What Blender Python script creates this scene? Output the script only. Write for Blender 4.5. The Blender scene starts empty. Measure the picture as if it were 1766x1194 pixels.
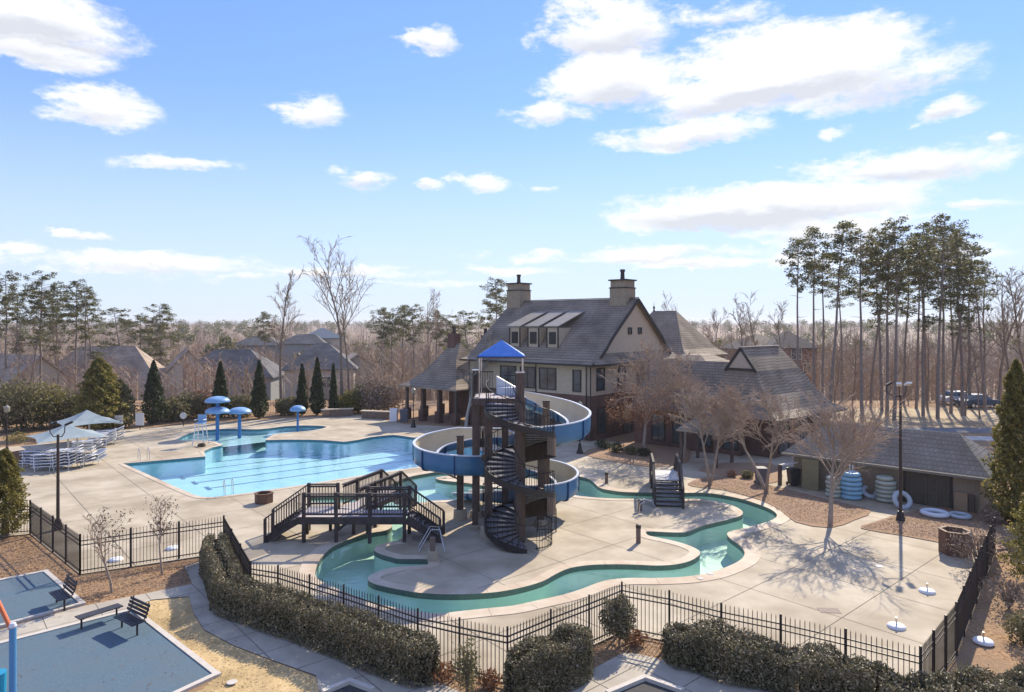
import bpy, bmesh, math, random
import numpy as np
from mathutils import Vector, Matrix
R = math.radians
# ------------------------------------------------------------------ camera, light, exposure
sc = bpy.context.scene
F, HC, HY = 1177.0, 9.5, 558.0
cam = bpy.data.objects.new('camera', bpy.data.cameras.new('camera'))
sc.collection.objects.link(cam)
cam.location = (0, 0, HC); cam.rotation_euler = (R(90), 0, 0)
cam.data.sensor_width = 36; cam.data.lens = F / 1766 * 36; cam.data.shift_y = -39 / 1766
cam.data.clip_start = .2; cam.data.clip_end = 6000
sc.camera = cam
sc.view_settings.view_transform = 'Standard'; sc.view_settings.look = 'None'
sc.view_settings.gamma = 1; sc.view_settings.use_curve_mapping = False
sc.view_settings.exposure = 1.3
SUN_AZ, SUN_EL = R(29.5), R(35)
SD = Vector((math.sin(SUN_AZ) * math.cos(SUN_EL), math.cos(SUN_AZ) * math.cos(SUN_EL), math.sin(SUN_EL)))
sl = bpy.data.lights.new('sun', 'SUN'); sl.energy = 3.0; sl.angle = R(.55); sl.color = (1, .88, .70)
so = bpy.data.objects.new('sun', sl); sc.collection.objects.link(so)
so.rotation_euler = (-SD).to_track_quat('-Z', 'Y').to_euler(); so.location = (30, 60, 60)
w = bpy.data.worlds.new('World'); sc.world = w; w.use_nodes = True

def build_world():
    nt = w.node_tree; N = nt.nodes; L = nt.links; N.clear()
    out = N.new('ShaderNodeOutputWorld'); bg = N.new('ShaderNodeBackground')
    bg.inputs['Strength'].default_value = .15
    sky = N.new('ShaderNodeTexSky'); sky.sky_type = 'NISHITA'; sky.sun_disc = False
    sky.sun_elevation = SUN_EL; sky.sun_rotation = SUN_AZ
    sky.altitude = 0; sky.air_density = 1.0; sky.dust_density = 0; sky.ozone_density = 3.0
    hs = N.new('ShaderNodeHueSaturation'); hs.inputs['Saturation'].default_value = 1.28
    hs.inputs['Value'].default_value = 1.15; hs.inputs['Hue'].default_value = .5
    gm = N.new('ShaderNodeGamma'); gm.inputs[1].default_value = .62
    L.new(sky.outputs[0], gm.inputs[0]); L.new(gm.outputs[0], hs.inputs['Color'])
    tc = N.new('ShaderNodeTexCoord'); sp = N.new('ShaderNodeSeparateXYZ'); L.new(tc.outputs['Generated'], sp.inputs[0])
    def M(op, a, b=None, c=None):
        n = N.new('ShaderNodeMath'); n.operation = op
        for i, v in enumerate((a, b, c)):
            if v is None: continue
            if isinstance(v, (int, float)): n.inputs[i].default_value = v
            else: L.new(v, n.inputs[i])
        return n.outputs[0]
    az = M('ARCTAN2', sp.outputs[0], sp.outputs[1]); el = M('ARCSINE', sp.outputs[2])
    co = N.new('ShaderNodeCombineXYZ'); L.new(az, co.inputs[0]); L.new(el, co.inputs[1])
    # noise in a space that stretches the clouds sideways towards the horizon
    st = N.new('ShaderNodeVectorMath'); st.operation = 'MULTIPLY'; st.inputs[1].default_value = (1.0, 2.2, 1)
    L.new(co.outputs[0], st.inputs[0])
    def noise(scale, detail, rough, off):
        a = N.new('ShaderNodeVectorMath'); a.operation = 'ADD'; a.inputs[1].default_value = (off, off * .7, off)
        L.new(st.outputs[0], a.inputs[0])
        n = N.new('ShaderNodeTexNoise'); n.inputs['Scale'].default_value = scale
        n.inputs['Detail'].default_value = detail; n.inputs['Roughness'].default_value = rough
        L.new(a.outputs[0], n.inputs['Vector']); return n
    n1 = noise(9, 9, .66, 3.1); n2 = noise(4, 3, .5, 7.7); n3 = noise(30, 8, .68, 1.3)
    wv = N.new('ShaderNodeVectorMath'); wv.operation = 'MULTIPLY_ADD'
    wc = N.new('ShaderNodeVectorMath'); wc.operation = 'SUBTRACT'; wc.inputs[1].default_value = (.5, .5, .5)
    L.new(n1.outputs['Color'], wc.inputs[0]); L.new(wc.outputs[0], wv.inputs[0])
    wv.inputs[1].default_value = (.13, .05, 0); L.new(co.outputs[0], wv.inputs[2])
    hz = N.new('ShaderNodeMapRange'); hz.interpolation_type = 'SMOOTHSTEP'; hz.inputs[1].default_value = -.02; hz.inputs[2].default_value = .33
    hz.inputs[3].default_value = .84; hz.inputs[4].default_value = .0; L.new(el, hz.inputs[0])
    tn = N.new('ShaderNodeVectorMath'); tn.operation = 'MULTIPLY'; tn.inputs[1].default_value = (.66, .69, 1.04); L.new(hs.outputs[0], tn.inputs[0])
    hm = N.new('ShaderNodeMix'); hm.data_type = 'RGBA'; L.new(hz.outputs[0], hm.inputs[0]); L.new(tn.outputs[0], hm.inputs[6]); hm.inputs[7].default_value = (1.95, 2.3, 2.7, 1)
    def A(px, py):
        u, v = (px - 883) / F, (HY - py) / F
        a = math.atan2(u, 1); return a, math.asin(v / math.sqrt(1 + u * u + v * v))
    E = []   # clouds: centre and half sizes in photo pixels, weight
    for c in [(60, 45, 190, 62, 1.3), (30, 0, 170, 60, 1.3), (180, 185, 105, 34, 1), (90, 100, 130, 28, 1),
              (540, 190, 62, 34, .95), (755, 70, 42, 26, .8), (300, 283, 130, 15, .85), (618, 312, 62, 18, 1),
              (828, 318, 50, 18, 1), (740, 320, 30, 9, .7), (1040, 60, 125, 75, 1.3), (1060, 140, 140, 55, 1.4),
              (1370, 105, 260, 78, 1.7), (1480, 140, 220, 55, 1.2), (1200, 230, 145, 26, 1), (1250, 25, 90, 30, .8),
              (960, 190, 80, 22, .8), (1250, 165, 190, 46, 1.4), (1540, 290, 230, 36, 1.2), (1310, 358, 330, 46, 1.5), (1440, 395, 180, 26, .9),
              (1705, 250, 36, 14, .95), (1440, 222, 30, 12, .6), (30, 432, 45, 14, 1), (140, 408, 55, 10, .8), (230, 455, 260, 17, .8),
              (1090, 440, 250, 15, .85), (1230, 452, 130, 10, .8), (560, 470, 200, 9, .6), (700, 490, 130, 7, .5), (900, 466, 80, 8, .6),
              (1560, 440, 250, 24, .55), (1700, 350, 60, 10, .5), (1640, 180, 60, 22, .9), (400, 478, 80, 8, .7), (930, 330, 30, 6, .5)]:
        x, y, a, b, wt = c
        ca, ce = A(x, y); a2, _ = A(x + a, y); _, e2 = A(x, y - b)
        E.append((ca, ce, abs(a2 - ca), abs(e2 - ce), wt))
    fld = None; low = None
    for ca, ce, sa, se, wt in E:
        d = N.new('ShaderNodeVectorMath'); d.operation = 'SUBTRACT'; d.inputs[1].default_value = (ca, ce, 0)
        L.new(wv.outputs[0], d.inputs[0])
        m = N.new('ShaderNodeVectorMath'); m.operation = 'MULTIPLY'; m.inputs[1].default_value = (1 / sa, 1 / se, 0)
        L.new(d.outputs[0], m.inputs[0])
        q = N.new('ShaderNodeVectorMath'); q.operation = 'DOT_PRODUCT'
        L.new(m.outputs[0], q.inputs[0]); L.new(m.outputs[0], q.inputs[1])
        v = M('MULTIPLY_ADD', q.outputs['Value'], -wt, wt)
        fld = v if fld is None else M('MAXIMUM', fld, v)
        # shade of the cloud base: how far below its centre
        s2 = N.new('ShaderNodeSeparateXYZ'); L.new(m.outputs[0], s2.inputs[0])
        b_ = M('MULTIPLY', M('MAXIMUM', v, 0.0), M('MULTIPLY', s2.outputs[1], -1.0))
        low = b_ if low is None else M('ADD', low, b_)
    # unseen rest of the sky: broken cloud, cover thickened for white fill light
    away = N.new('ShaderNodeMapRange'); away.inputs[1].default_value = .68; away.inputs[2].default_value = .95
    L.new(M('MAXIMUM', M('ABSOLUTE', az), M('MULTIPLY', el, 1.45)), away.inputs[0])
    gen = M('MULTIPLY_ADD', n2.outputs['Fac'], 5.0, -2.6)
    gen = M('MULTIPLY', M('ADD', gen, 1.5), away.outputs[0]); gen = M('SUBTRACT', gen, 1.5)
    fld = M('MAXIMUM', M('MAXIMUM', fld, -1.5), gen)
    det = M('MULTIPLY_ADD', n1.outputs['Fac'], 3.4, -1.52); det3 = M('MULTIPLY_ADD', n3.outputs['Fac'], 2.2, -1.1)
    dens = M('ADD', M('ADD', fld, det), det3)
    mr = N.new('ShaderNodeMapRange'); mr.interpolation_type = 'SMOOTHSTEP'
    mr.inputs[1].default_value = -.1; mr.inputs[2].default_value = 1.15; L.new(dens, mr.inputs[0])
    thick = N.new('ShaderNodeMapRange'); thick.inputs[1].default_value = .05; thick.inputs[2].default_value = .45
    L.new(M('ADD', low, M('MULTIPLY_ADD', n2.outputs['Fac'], .9, -.45)), thick.inputs[0])
    cc = N.new('ShaderNodeMix'); cc.data_type = 'RGBA'
    cc.inputs[6].default_value = (3.0, 3.0, 3.02, 1); cc.inputs[7].default_value = (2.1, 2.17, 2.32, 1)
    L.new(thick.outputs[0], cc.inputs[0])
    mx = N.new('ShaderNodeMix'); mx.data_type = 'RGBA'
    L.new(M('MULTIPLY', mr.outputs[0], .96), mx.inputs[0]); L.new(hm.outputs[2], mx.inputs[6]); L.new(cc.outputs[2], mx.inputs[7])
    L.new(mx.outputs[2], bg.inputs['Color']); L.new(bg.outputs[0], out.inputs[0])
    w.cycles.sampling_method = 'MANUAL'; w.cycles.sample_map_resolution = 512
build_world()
sc.cycles.max_bounces = 6; sc.cycles.transparent_max_bounces = 12
sc.cycles.caustics_reflective = False; sc.cycles.caustics_refractive = False

# ------------------------------------------------------------------ helpers
def G(px, py, z=0.0):
    d = F * (HC - z) / (py - HY); return ((px - 883) * d / F, d)
def GP(px, d): return ((px - 883) * d / F, d)
def Z(py, d): return HC - (py - HY) * d / F
random.seed(4); rng = np.random.default_rng(11)
C = sc.collection
MATS = {}
def mat(name, col, rough=.8, col2=None, scale=3.0, detail=4, bump=0.0, bscale=None, metal=0, stretch=None, spec=.3, contrast=(.35, .65), col3=None, sc3=.3):
    if name in MATS: return MATS[name]
    m = bpy.data.materials.new(name); m.use_nodes = True
    nt = m.node_tree; N = nt.nodes; L = nt.links; p = N['Principled BSDF']
    p.inputs['Base Color'].default_value = (*col, 1); p.inputs['Roughness'].default_value = rough
    p.inputs['Metallic'].default_value = metal; p.inputs['Specular IOR Level'].default_value = spec
    tc = N.new('ShaderNodeTexCoord'); vec = tc.outputs['Object']
    if stretch:
        mp = N.new('ShaderNodeMapping'); mp.inputs['Scale'].default_value = stretch
        if len(stretch) > 3: pass
        L.new(vec, mp.inputs['Vector']); vec = mp.outputs[0]
    def ns(s, d):
        n = N.new('ShaderNodeTexNoise'); n.inputs['Scale'].default_value = s; n.inputs['Detail'].default_value = d
        n.inputs['Roughness'].default_value = .6
        L.new(vec, n.inputs['Vector']); return n
    cur = None
    if col2:
        n = ns(scale, detail); mr = N.new('ShaderNodeMapRange')
        mr.inputs[1].default_value, mr.inputs[2].default_value = contrast; L.new(n.outputs['Fac'], mr.inputs[0])
        mx = N.new('ShaderNodeMix'); mx.data_type = 'RGBA'; mx.inputs[6].default_value = (*col, 1); mx.inputs[7].default_value = (*col2, 1)
        L.new(mr.outputs[0], mx.inputs[0]); cur = mx.outputs[2]
    if col3:
        n = ns(sc3, 3); mr = N.new('ShaderNodeMapRange'); mr.inputs[1].default_value, mr.inputs[2].default_value = (.4, .65)
        L.new(n.outputs['Fac'], mr.inputs[0])
        mx = N.new('ShaderNodeMix'); mx.data_type = 'RGBA'; mx.inputs[7].default_value = (*col3, 1)
        L.new(mr.outputs[0], mx.inputs[0]); L.new(cur, mx.inputs[6]); cur = mx.outputs[2]
    if cur: L.new(cur, p.inputs['Base Color'])
    if bump:
        n = ns(bscale or scale * 3, 3); b = N.new('ShaderNodeBump'); b.inputs['Strength'].default_value = bump
        b.inputs['Distance'].default_value = .02
        L.new(n.outputs['Fac'], b.inputs['Height']); L.new(b.outputs[0], p.inputs['Normal'])
    MATS[name] = m; return m

def leaf_mat(name, cols, trans=.25, scale=1.5):
    """foliage: colour varies from leaf to leaf (noise at leaf scale) and lets some light through"""
    if name in MATS: return MATS[name]
    m = bpy.data.materials.new(name); m.use_nodes = True
    nt = m.node_tree; N = nt.nodes; L = nt.links; p = N['Principled BSDF']
    p.inputs['Roughness'].default_value = .55; p.inputs['Specular IOR Level'].default_value = .25
    g = N.new('ShaderNodeNewGeometry'); ramp = N.new('ShaderNodeValToRGB')
    ramp.color_ramp.elements[0].color = (*cols[0], 1); ramp.color_ramp.elements[1].color = (*cols[-1], 1)
    for i, c in enumerate(cols[1:-1]):
        e = ramp.color_ramp.elements.new((i + 1) / (len(cols) - 1)); e.color = (*c, 1)
    tc = N.new('ShaderNodeTexCoord'); n = N.new('ShaderNodeTexNoise'); n.inputs['Scale'].default_value = scale
    L.new(tc.outputs['Object'], n.inputs['Vector'])
    a = N.new('ShaderNodeMath'); a.operation = 'MULTIPLY_ADD'; a.inputs[1].default_value = .55
    L.new(g.outputs['Random Per Island'], a.inputs[0])
    b = N.new('ShaderNodeMath'); b.operation = 'MULTIPLY'; b.inputs[1].default_value = .5
    L.new(n.outputs['Fac'], b.inputs[0]); L.new(b.outputs[0], a.inputs[2])
    L.new(a.outputs[0], ramp.inputs[0]); L.new(ramp.outputs[0], p.inputs['Base Color'])
    if trans:
        t = N.new('ShaderNodeBsdfTranslucent'); L.new(ramp.outputs[0], t.inputs['Color'])
        mx = N.new('ShaderNodeMixShader'); mx.inputs[0].default_value = trans
        L.new(p.outputs[0], mx.inputs[1]); L.new(t.outputs[0], mx.inputs[2])
        L.new(mx.outputs[0], N['Material Output'].inputs[0])
    MATS[name] = m; return m

def rows_mat(name, col, col2, row=.16, rough=.85, blue=None, axis='Z', width=.4, var=.35):
    """shingle / brick courses: fine brick texture, world scaled through object coordinates"""
    if name in MATS: return MATS[name]
    m = bpy.data.materials.new(name); m.use_nodes = True
    nt = m.node_tree; N = nt.nodes; L = nt.links; p = N['Principled BSDF']; p.inputs['Roughness'].default_value = rough
    p.inputs['Specular IOR Level'].default_value = .25
    tc = N.new('ShaderNodeTexCoord'); sp = N.new('ShaderNodeSeparateXYZ'); L.new(tc.outputs['Object'], sp.inputs[0])
    ad = N.new('ShaderNodeMath'); ad.operation = 'SUBTRACT'; L.new(sp.outputs[0], ad.inputs[0]); L.new(sp.outputs[1], ad.inputs[1])
    cb = N.new('ShaderNodeCombineXYZ'); L.new(ad.outputs[0], cb.inputs[0]); L.new(sp.outputs[2], cb.inputs[1])
    br = N.new('ShaderNodeTexBrick'); br.inputs['Scale'].default_value = 1; br.inputs['Brick Width'].default_value = width
    br.inputs['Row Height'].default_value = row; br.inputs['Mortar Size'].default_value = row * .09
    br.inputs['Color1'].default_value = (*col, 1); br.inputs['Color2'].default_value = (*col2, 1)
    br.inputs['Mortar'].default_value = (*[c * .55 for c in col], 1); br.inputs['Bias'].default_value = -.1
    L.new(cb.outputs[0], br.inputs['Vector'])
    n = N.new('ShaderNodeTexNoise'); n.inputs['Scale'].default_value = .5; n.inputs['Detail'].default_value = 5
    L.new(tc.outputs['Object'], n.inputs['Vector'])
    mr = N.new('ShaderNodeMapRange'); mr.inputs[1].default_value = .3; mr.inputs[2].default_value = .7
    mr.inputs[3].default_value = 1 - var; mr.inputs[4].default_value = 1 + var; L.new(n.outputs['Fac'], mr.inputs[0])
    mu = N.new('ShaderNodeVectorMath'); mu.operation = 'SCALE'; L.new(br.outputs['Color'], mu.inputs[0]); L.new(mr.outputs[0], mu.inputs['Scale'])
    L.new(mu.outputs[0], p.inputs['Base Color'])
    bp = N.new('ShaderNodeBump'); bp.inputs['Strength'].default_value = .6; bp.inputs['Distance'].default_value = .02
    bp.invert = True; L.new(br.outputs['Fac'], bp.inputs['Height']); L.new(bp.outputs[0], p.inputs['Normal'])
    MATS[name] = m; return m

def mesh_np(name, V, faces_list):
    """V (n,3); faces_list = list of integer arrays (m,k)"""
    me = bpy.data.meshes.new(name); V = np.asarray(V, dtype=np.float32)
    me.vertices.add(len(V)); me.vertices.foreach_set('co', V.ravel())
    tot = np.concatenate([np.full(len(f), f.shape[1], dtype=np.int32) for f in faces_list])
    idx = np.concatenate([f.ravel() for f in faces_list]).astype(np.int32)
    me.loops.add(len(idx)); me.loops.foreach_set('vertex_index', idx)
    me.polygons.add(len(tot)); st = np.concatenate([[0], np.cumsum(tot)[:-1]]).astype(np.int32)
    me.polygons.foreach_set('loop_start', st)
    me.update(calc_edges=True); return me

class MB:
    def __init__(s): s.v = []; s.f = []
    def add(s, vs, fs):
        o = len(s.v); s.v += [tuple(v) for v in vs]; s.f += [tuple(i + o for i in f) for f in fs]; return s
    def box(s, x0, x1, y0, y1, z0, z1):
        return s.add([(x0, y0, z0), (x1, y0, z0), (x1, y1, z0), (x0, y1, z0), (x0, y0, z1), (x1, y0, z1), (x1, y1, z1), (x0, y1, z1)],
                     [(0, 3, 2, 1), (4, 5, 6, 7), (0, 1, 5, 4), (1, 2, 6, 5), (2, 3, 7, 6), (3, 0, 4, 7)])
    def obox(s, c, e, hx, hy, z0, z1):
        """box oriented by unit vector e (2d) centred at c (2d)"""
        n = (-e[1], e[0]); P = []
        for z in (z0, z1):
            for a, b in ((-1, -1), (1, -1), (1, 1), (-1, 1)):
                P.append((c[0] + a * hx * e[0] + b * hy * n[0], c[1] + a * hx * e[1] + b * hy * n[1], z))
        return s.add(P, [(0, 3, 2, 1), (4, 5, 6, 7), (0, 1, 5, 4), (1, 2, 6, 5), (2, 3, 7, 6), (3, 0, 4, 7)])
    def beam(s, p0, p1, wd, h):
        p0, p1 = Vector(p0), Vector(p1); d = (p1 - p0).normalized()
        sd = d.cross(Vector((0, 0, 1)))
        if sd.length < 1e-3: sd = Vector((1, 0, 0))
        sd.normalize(); up = sd.cross(d).normalized(); P = []
        for p in (p0, p1):
            for a, b in ((-1, -1), (1, -1), (1, 1), (-1, 1)): P.append(p + sd * a * wd / 2 + up * b * h / 2)
        return s.add(P, [(0, 1, 2, 3), (7, 6, 5, 4), (0, 4, 5, 1), (1, 5, 6, 2), (2, 6, 7, 3), (3, 7, 4, 0)])
    def tube(s, p0, p1, r0, r1=None, n=8, cap=True):
        r1 = r0 if r1 is None else r1; p0, p1 = Vector(p0), Vector(p1); d = p1 - p0
        if d.length < 1e-6: return s
        d.normalize(); a = d.orthogonal().normalized(); b = d.cross(a); P = []
        for p, r in ((p0, r0), (p1, r1)):
            for k in range(n):
                t = 2 * math.pi * k / n; P.append(p + (a * math.cos(t) + b * math.sin(t)) * r)
        fs = [(k, (k + 1) % n, n + (k + 1) % n, n + k) for k in range(n)]
        if cap: fs += [tuple(range(n - 1, -1, -1)), tuple(range(n, 2 * n))]
        return s.add(P, fs)
    def path(s, pts, r, n=8):
        for a, b in zip(pts, pts[1:]): s.tube(a, b, r, r, n)
        return s
    def lathe(s, c, prof, n=24):
        P = []; k = len(prof)
        for i in range(n):
            t = 2 * math.pi * i / n
            for r, z in prof: P.append((c[0] + r * math.cos(t), c[1] + r * math.sin(t), c[2] + z))
        fs = [(i * k + j, ((i + 1) % n) * k + j, ((i + 1) % n) * k + j + 1, i * k + j + 1) for i in range(n) for j in range(k - 1)]
        return s.add(P, fs)
    def torus(s, c, Rr, r, n=24, m=10, ax=None, flat=1.0):
        P = []; 
        for i in range(n):
            t = 2 * math.pi * i / n
            for j in range(m):
                u = 2 * math.pi * j / m
                P.append(Vector(((Rr + r * math.cos(u)) * math.cos(t), (Rr + r * math.cos(u)) * math.sin(t), r * flat * math.sin(u))))
        if ax is not None: P = [ax @ p for p in P]
        P = [(p.x + c[0], p.y + c[1], p.z + c[2]) for p in P]
        return s.add(P, [(i * m + j, ((i + 1) % n) * m + j, ((i + 1) % n) * m + (j + 1) % m, i * m + (j + 1) % m) for i in range(n) for j in range(m)])
    def prism(s, poly, z0, z1):
        n = len(poly); ar = sum(poly[i][0] * poly[(i + 1) % n][1] - poly[(i + 1) % n][0] * poly[i][1] for i in range(n))
        if ar < 0: poly = poly[::-1]
        return s.add([(x, y, z0) for x, y in poly] + [(x, y, z1) for x, y in poly],
                     [tuple(range(n - 1, -1, -1)), tuple(range(n, 2 * n))] + [(i, (i + 1) % n, n + (i + 1) % n, n + i) for i in range(n)])
    def mesh(s, name, m=None, smooth=False, org=(0, 0, 0)):
        me = bpy.data.meshes.new(name)
        me.from_pydata([(v[0] - org[0], v[1] - org[1], v[2] - org[2]) for v in s.v], [], s.f); me.update()
        if m: me.materials.append(m)
        if smooth: me.polygons.foreach_set('use_smooth', [True] * len(me.polygons))
        return me
    def build(s, name, m, parent=None, smooth=False, label=None, recalc=False):
        """vertices are given in world coordinates; the parent things stand unrotated at their base"""
        org = wpos(parent) if parent else (0, 0, 0)
        me = s.mesh(name, m, smooth, org)
        if recalc:
            bm = bmesh.new(); bm.from_mesh(me); bmesh.ops.recalc_face_normals(bm, faces=bm.faces); bm.to_mesh(me); bm.free()
        o = bpy.data.objects.new(name, me); C.objects.link(o)
        if parent: o.parent = parent
        if label: o['label'] = label
        return o
def wpos(o):
    v = Vector((0, 0, 0))
    while o is not None: v += o.location; o = o.parent
    return tuple(v)
def tag(o, label, cat, group=None):
    o['label'] = label; o['category'] = cat
    if group: o['group'] = group
    return o
def thing(name, label, cat, loc=(0, 0, 0), group=None):
    o = bpy.data.objects.new(name, None); o.empty_display_size = .3; C.objects.link(o); o.location = loc
    return tag(o, label, cat, group)
def single(name, mb, m, label, cat, loc=(0, 0, 0), group=None, smooth=False):
    me = mb.mesh(name, m, smooth, loc); o = bpy.data.objects.new(name, me); C.objects.link(o); o.location = loc
    return tag(o, label, cat, group)
def piece(name, me, parent, loc, rz=0, scale=None, rot=None):
    o = bpy.data.objects.new(name, me); C.objects.link(o); o.parent = parent
    p = wpos(parent); o.location = (loc[0] - p[0], loc[1] - p[1], loc[2] - p[2])
    o.rotation_euler = rot or (0, 0, rz)
    if scale: o.scale = scale
    return o
def kids(o): return [c for c in bpy.data.objects if c.parent == o]
def dup(o, loc, label=None, rz=None, scale=None, group=None):
    r = o.copy(); C.objects.link(r); r.location = loc
    if label: r['label'] = label
    if group: r['group'] = group
    if rz is not None: r.rotation_euler = (0, 0, rz)
    if scale: r.scale = scale
    for c in list(o.children):
        k = c.copy(); C.objects.link(k); k.parent = r
        for g in c.children:
            q = g.copy(); C.objects.link(q); q.parent = k
    return r
def struct(o): o['kind'] = 'structure'; return o
def sheet(name, outer, holes, z, m, kind='structure', parent=None, thick=0):
    bm = bmesh.new()
    for loop in [outer] + list(holes):
        vs = [bm.verts.new((x, y, z)) for x, y in loop]
        for i in range(len(vs)): bm.edges.new((vs[i], vs[(i + 1) % len(vs)]))
    bmesh.ops.triangle_fill(bm, edges=bm.edges, use_beauty=True, use_dissolve=False)
    for f in bm.faces:
        if f.normal.z < 0: f.normal_flip()
    if thick:
        r = bmesh.ops.extrude_face_region(bm, geom=bm.faces[:])
        bmesh.ops.translate(bm, verts=[v for v in r['geom'] if isinstance(v, bmesh.types.BMVert)], vec=(0, 0, thick))
        bmesh.ops.recalc_face_normals(bm, faces=bm.faces)
    me = bpy.data.meshes.new(name); bm.to_mesh(me); bm.free(); me.materials.append(m)
    o = bpy.data.objects.new(name, me); C.objects.link(o)
    if parent: o.parent = parent
    elif kind: o['kind'] = kind
    return o
def pix(pts, z=0.0): return [G(x, y, z) for x, y in pts]
def smooth_loop(pts, per=6):
    n = len(pts); out = []
    for i in range(n):
        p0, p1, p2, p3 = [Vector(pts[(i + k - 1) % n]) for k in range(4)]
        for j in range(per):
            t = j / per
            out.append(tuple(.5 * ((2 * p1) + (-p0 + p2) * t + (2 * p0 - 5 * p1 + 4 * p2 - p3) * t * t + (-p0 + 3 * p1 - 3 * p2 + p3) * t ** 3)))
    return out
def catmull(pts, per=8):
    P = [Vector(p) for p in pts]; P = [2 * P[0] - P[1]] + P + [2 * P[-1] - P[-2]]; out = []
    for i in range(1, len(P) - 2):
        p0, p1, p2, p3 = P[i - 1:i + 3]
        for j in range(per):
            t = j / per
            out.append(.5 * ((2 * p1) + (-p0 + p2) * t + (2 * p0 - 5 * p1 + 4 * p2 - p3) * t * t + (-p0 + 3 * p1 - 3 * p2 + p3) * t ** 3))
    out.append(P[-2]); return out

# ------------------------------------------------------------------ materials
concrete = mat('concrete', (.42, .36, .265), .85, (.53, .46, .35), 1.1, 10, .2, 40, contrast=(.3, .7), col3=(.33, .275, .195), sc3=.35)
joint_m = mat('joint', (.17, .145, .11), .9, (.22, .19, .15), 4)
coping_m = mat('coping', (.52, .44, .33), .8, (.60, .52, .41), 2.5, 6, .2, 50, col3=(.46, .36, .26), sc3=.5)
straw = mat('pine_straw', (.22, .12, .055), .95, (.44, .28, .15), 9, 8, 1.0, 60, contrast=(.38, .6), col3=(.30, .20, .12), sc3=.7)
mulch = mat('mulch', (.19, .11, .06), .95, (.43, .29, .175), 14, 8, 1.0, 70, contrast=(.36, .6), col3=(.33, .215, .145), sc3=.9)
lawn_m = mat('dry_lawn', (.56, .40, .19), .95, (.66, .50, .27), 6, 8, .7, 90, col3=(.40, .29, .14), sc3=.8)
rubber = mat('blue_rubber', (.07, .125, .17), .9, (.12, .18, .225), 34, 8, .5, 120, col3=(.105, .15, .185), sc3=.9)
border_m = mat('border_concrete', (.50, .46, .40), .85, (.57, .53, .47), 4, 5, .1)
walk_m = mat('walk_concrete', (.40, .36, .29), .88, (.48, .44, .36), 2, 8, .15, 40, col3=(.35, .31, .255), sc3=.4)
asphalt = mat('asphalt', (.05, .05, .052), .9, (.075, .072, .07), 30, 6, .3, 80)
plaster_p = mat('pool_plaster', (.37, .62, .66), .6, (.46, .69, .73), .5, 4)
plaster_w = mat('wading_plaster', (.42, .62, .62), .6, (.50, .68, .68), .5, 4)
plaster_r = mat('river_plaster', (.50, .67, .57), .6, (.57, .74, .64), .8, 4)
tile_m = mat('waterline_tile', (.05, .16, .20), .3, (.08, .22, .26), 8)
tile_g = mat('river_tile', (.09, .13, .11), .4, (.13, .17, .14), 8)
lane_m = mat('lane_tile', (.06, .14, .22), .4)
iron = mat('black_iron', (.032, .027, .026), .5)
timber = mat('brown_timber', (.085, .058, .046), .7, (.135, .098, .08), 3, 6, .3, 30, stretch=(6, 6, 1))
bridge_m = mat('bridge_timber', (.040, .032, .032), .65, (.075, .060, .056), 3, 6, .3, 30)
deckgrey = mat('deck_boards', (.42, .38, .40), .8, (.52, .48, .48), 5, 5, .2)
tread_m = mat('stair_tread', (.16, .16, .17), .5, (.24, .24, .25), 6, 4, .1)
blue_o = mat('flume_blue', (.05, .17, .32), .3, (.07, .20, .36), 1.5, 3, spec=.5)
cream_i = mat('flume_cream', (.56, .50, .38), .4, (.62, .56, .43), 2, 4, spec=.4)
rim_m = mat('flume_rim', (.62, .66, .72), .35)
blue_p = mat('play_blue', (.03, .15, .38), .35, (.05, .19, .44), 2, 3)
blue_cap = mat('mushroom_blue', (.17, .33, .56), .4, (.24, .41, .62), 1.2, 3)  # lightened so the colour carries the sun's reflection on the cap tops
blue_roof = mat('canopy_blue', (.012, .13, .50), .5, (.02, .16, .56), 3, 3)
white_m = mat('white_paint', (.74, .74, .74), .5, (.8, .8, .8), 3)
steel = mat('steel', (.6, .6, .6), .25, metal=1)
stucco = mat('stucco', (.44, .355, .26), .9, (.50, .415, .31), 5, 6, .2, 50)
brick = rows_mat('brick', (.17, .10, .08), (.125, .075, .06), .08, width=.22, var=.25)
shing = rows_mat('shingles', (.235, .19, .145), (.275, .23, .18), .2, width=.34, var=.32)
shing_b = rows_mat('brown_shingles', (.36, .28, .215), (.41, .33, .26), .2, width=.34)
shing_g = rows_mat('grey_shingles', (.105, .105, .11), (.138, .137, .14), .18, width=.34)
metalroof = mat('standing_seam', (.23, .21, .18), .5, (.28, .255, .22), 2)
court_t = mat('court_twigs', (.36, .265, .20), .9, (.44, .335, .255), 3)
trim_m = mat('dark_trim', (.035, .03, .028), .6)
glass_m = mat('window_glass', (.03, .04, .05), .08, (.09, .11, .12), .8, spec=.8)
bark = mat('bark', (.16, .12, .095), .95, (.25, .20, .16), 6, 6, .6, 30, stretch=(3, 3, .7))
bark_l = mat('pale_bark', (.27, .21, .165), .9, (.36, .29, .23), 5, 6, .3, 30)
bark_g = mat('grey_bark', (.17, .14, .12), .95, (.25, .21, .185), 4, 6, .4, 30)
twig_m = mat('twigs', (.25, .185, .135), .9, (.33, .255, .19), 3)
twig_r = mat('red_twigs', (.30, .17, .12), .9, (.38, .24, .17), 3)
wood_far = mat('far_wood', (.31, .24, .17), .95, (.42, .34, .255), .15, 5, col3=(.34, .24, .165), sc3=.02)
needle = leaf_mat('pine_needles', [(.07, .075, .032), (.125, .125, .052), (.20, .185, .08)], .45)
cypress = leaf_mat('cypress_green', [(.024, .036, .016), (.045, .062, .024), (.08, .095, .036)], .2)
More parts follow.
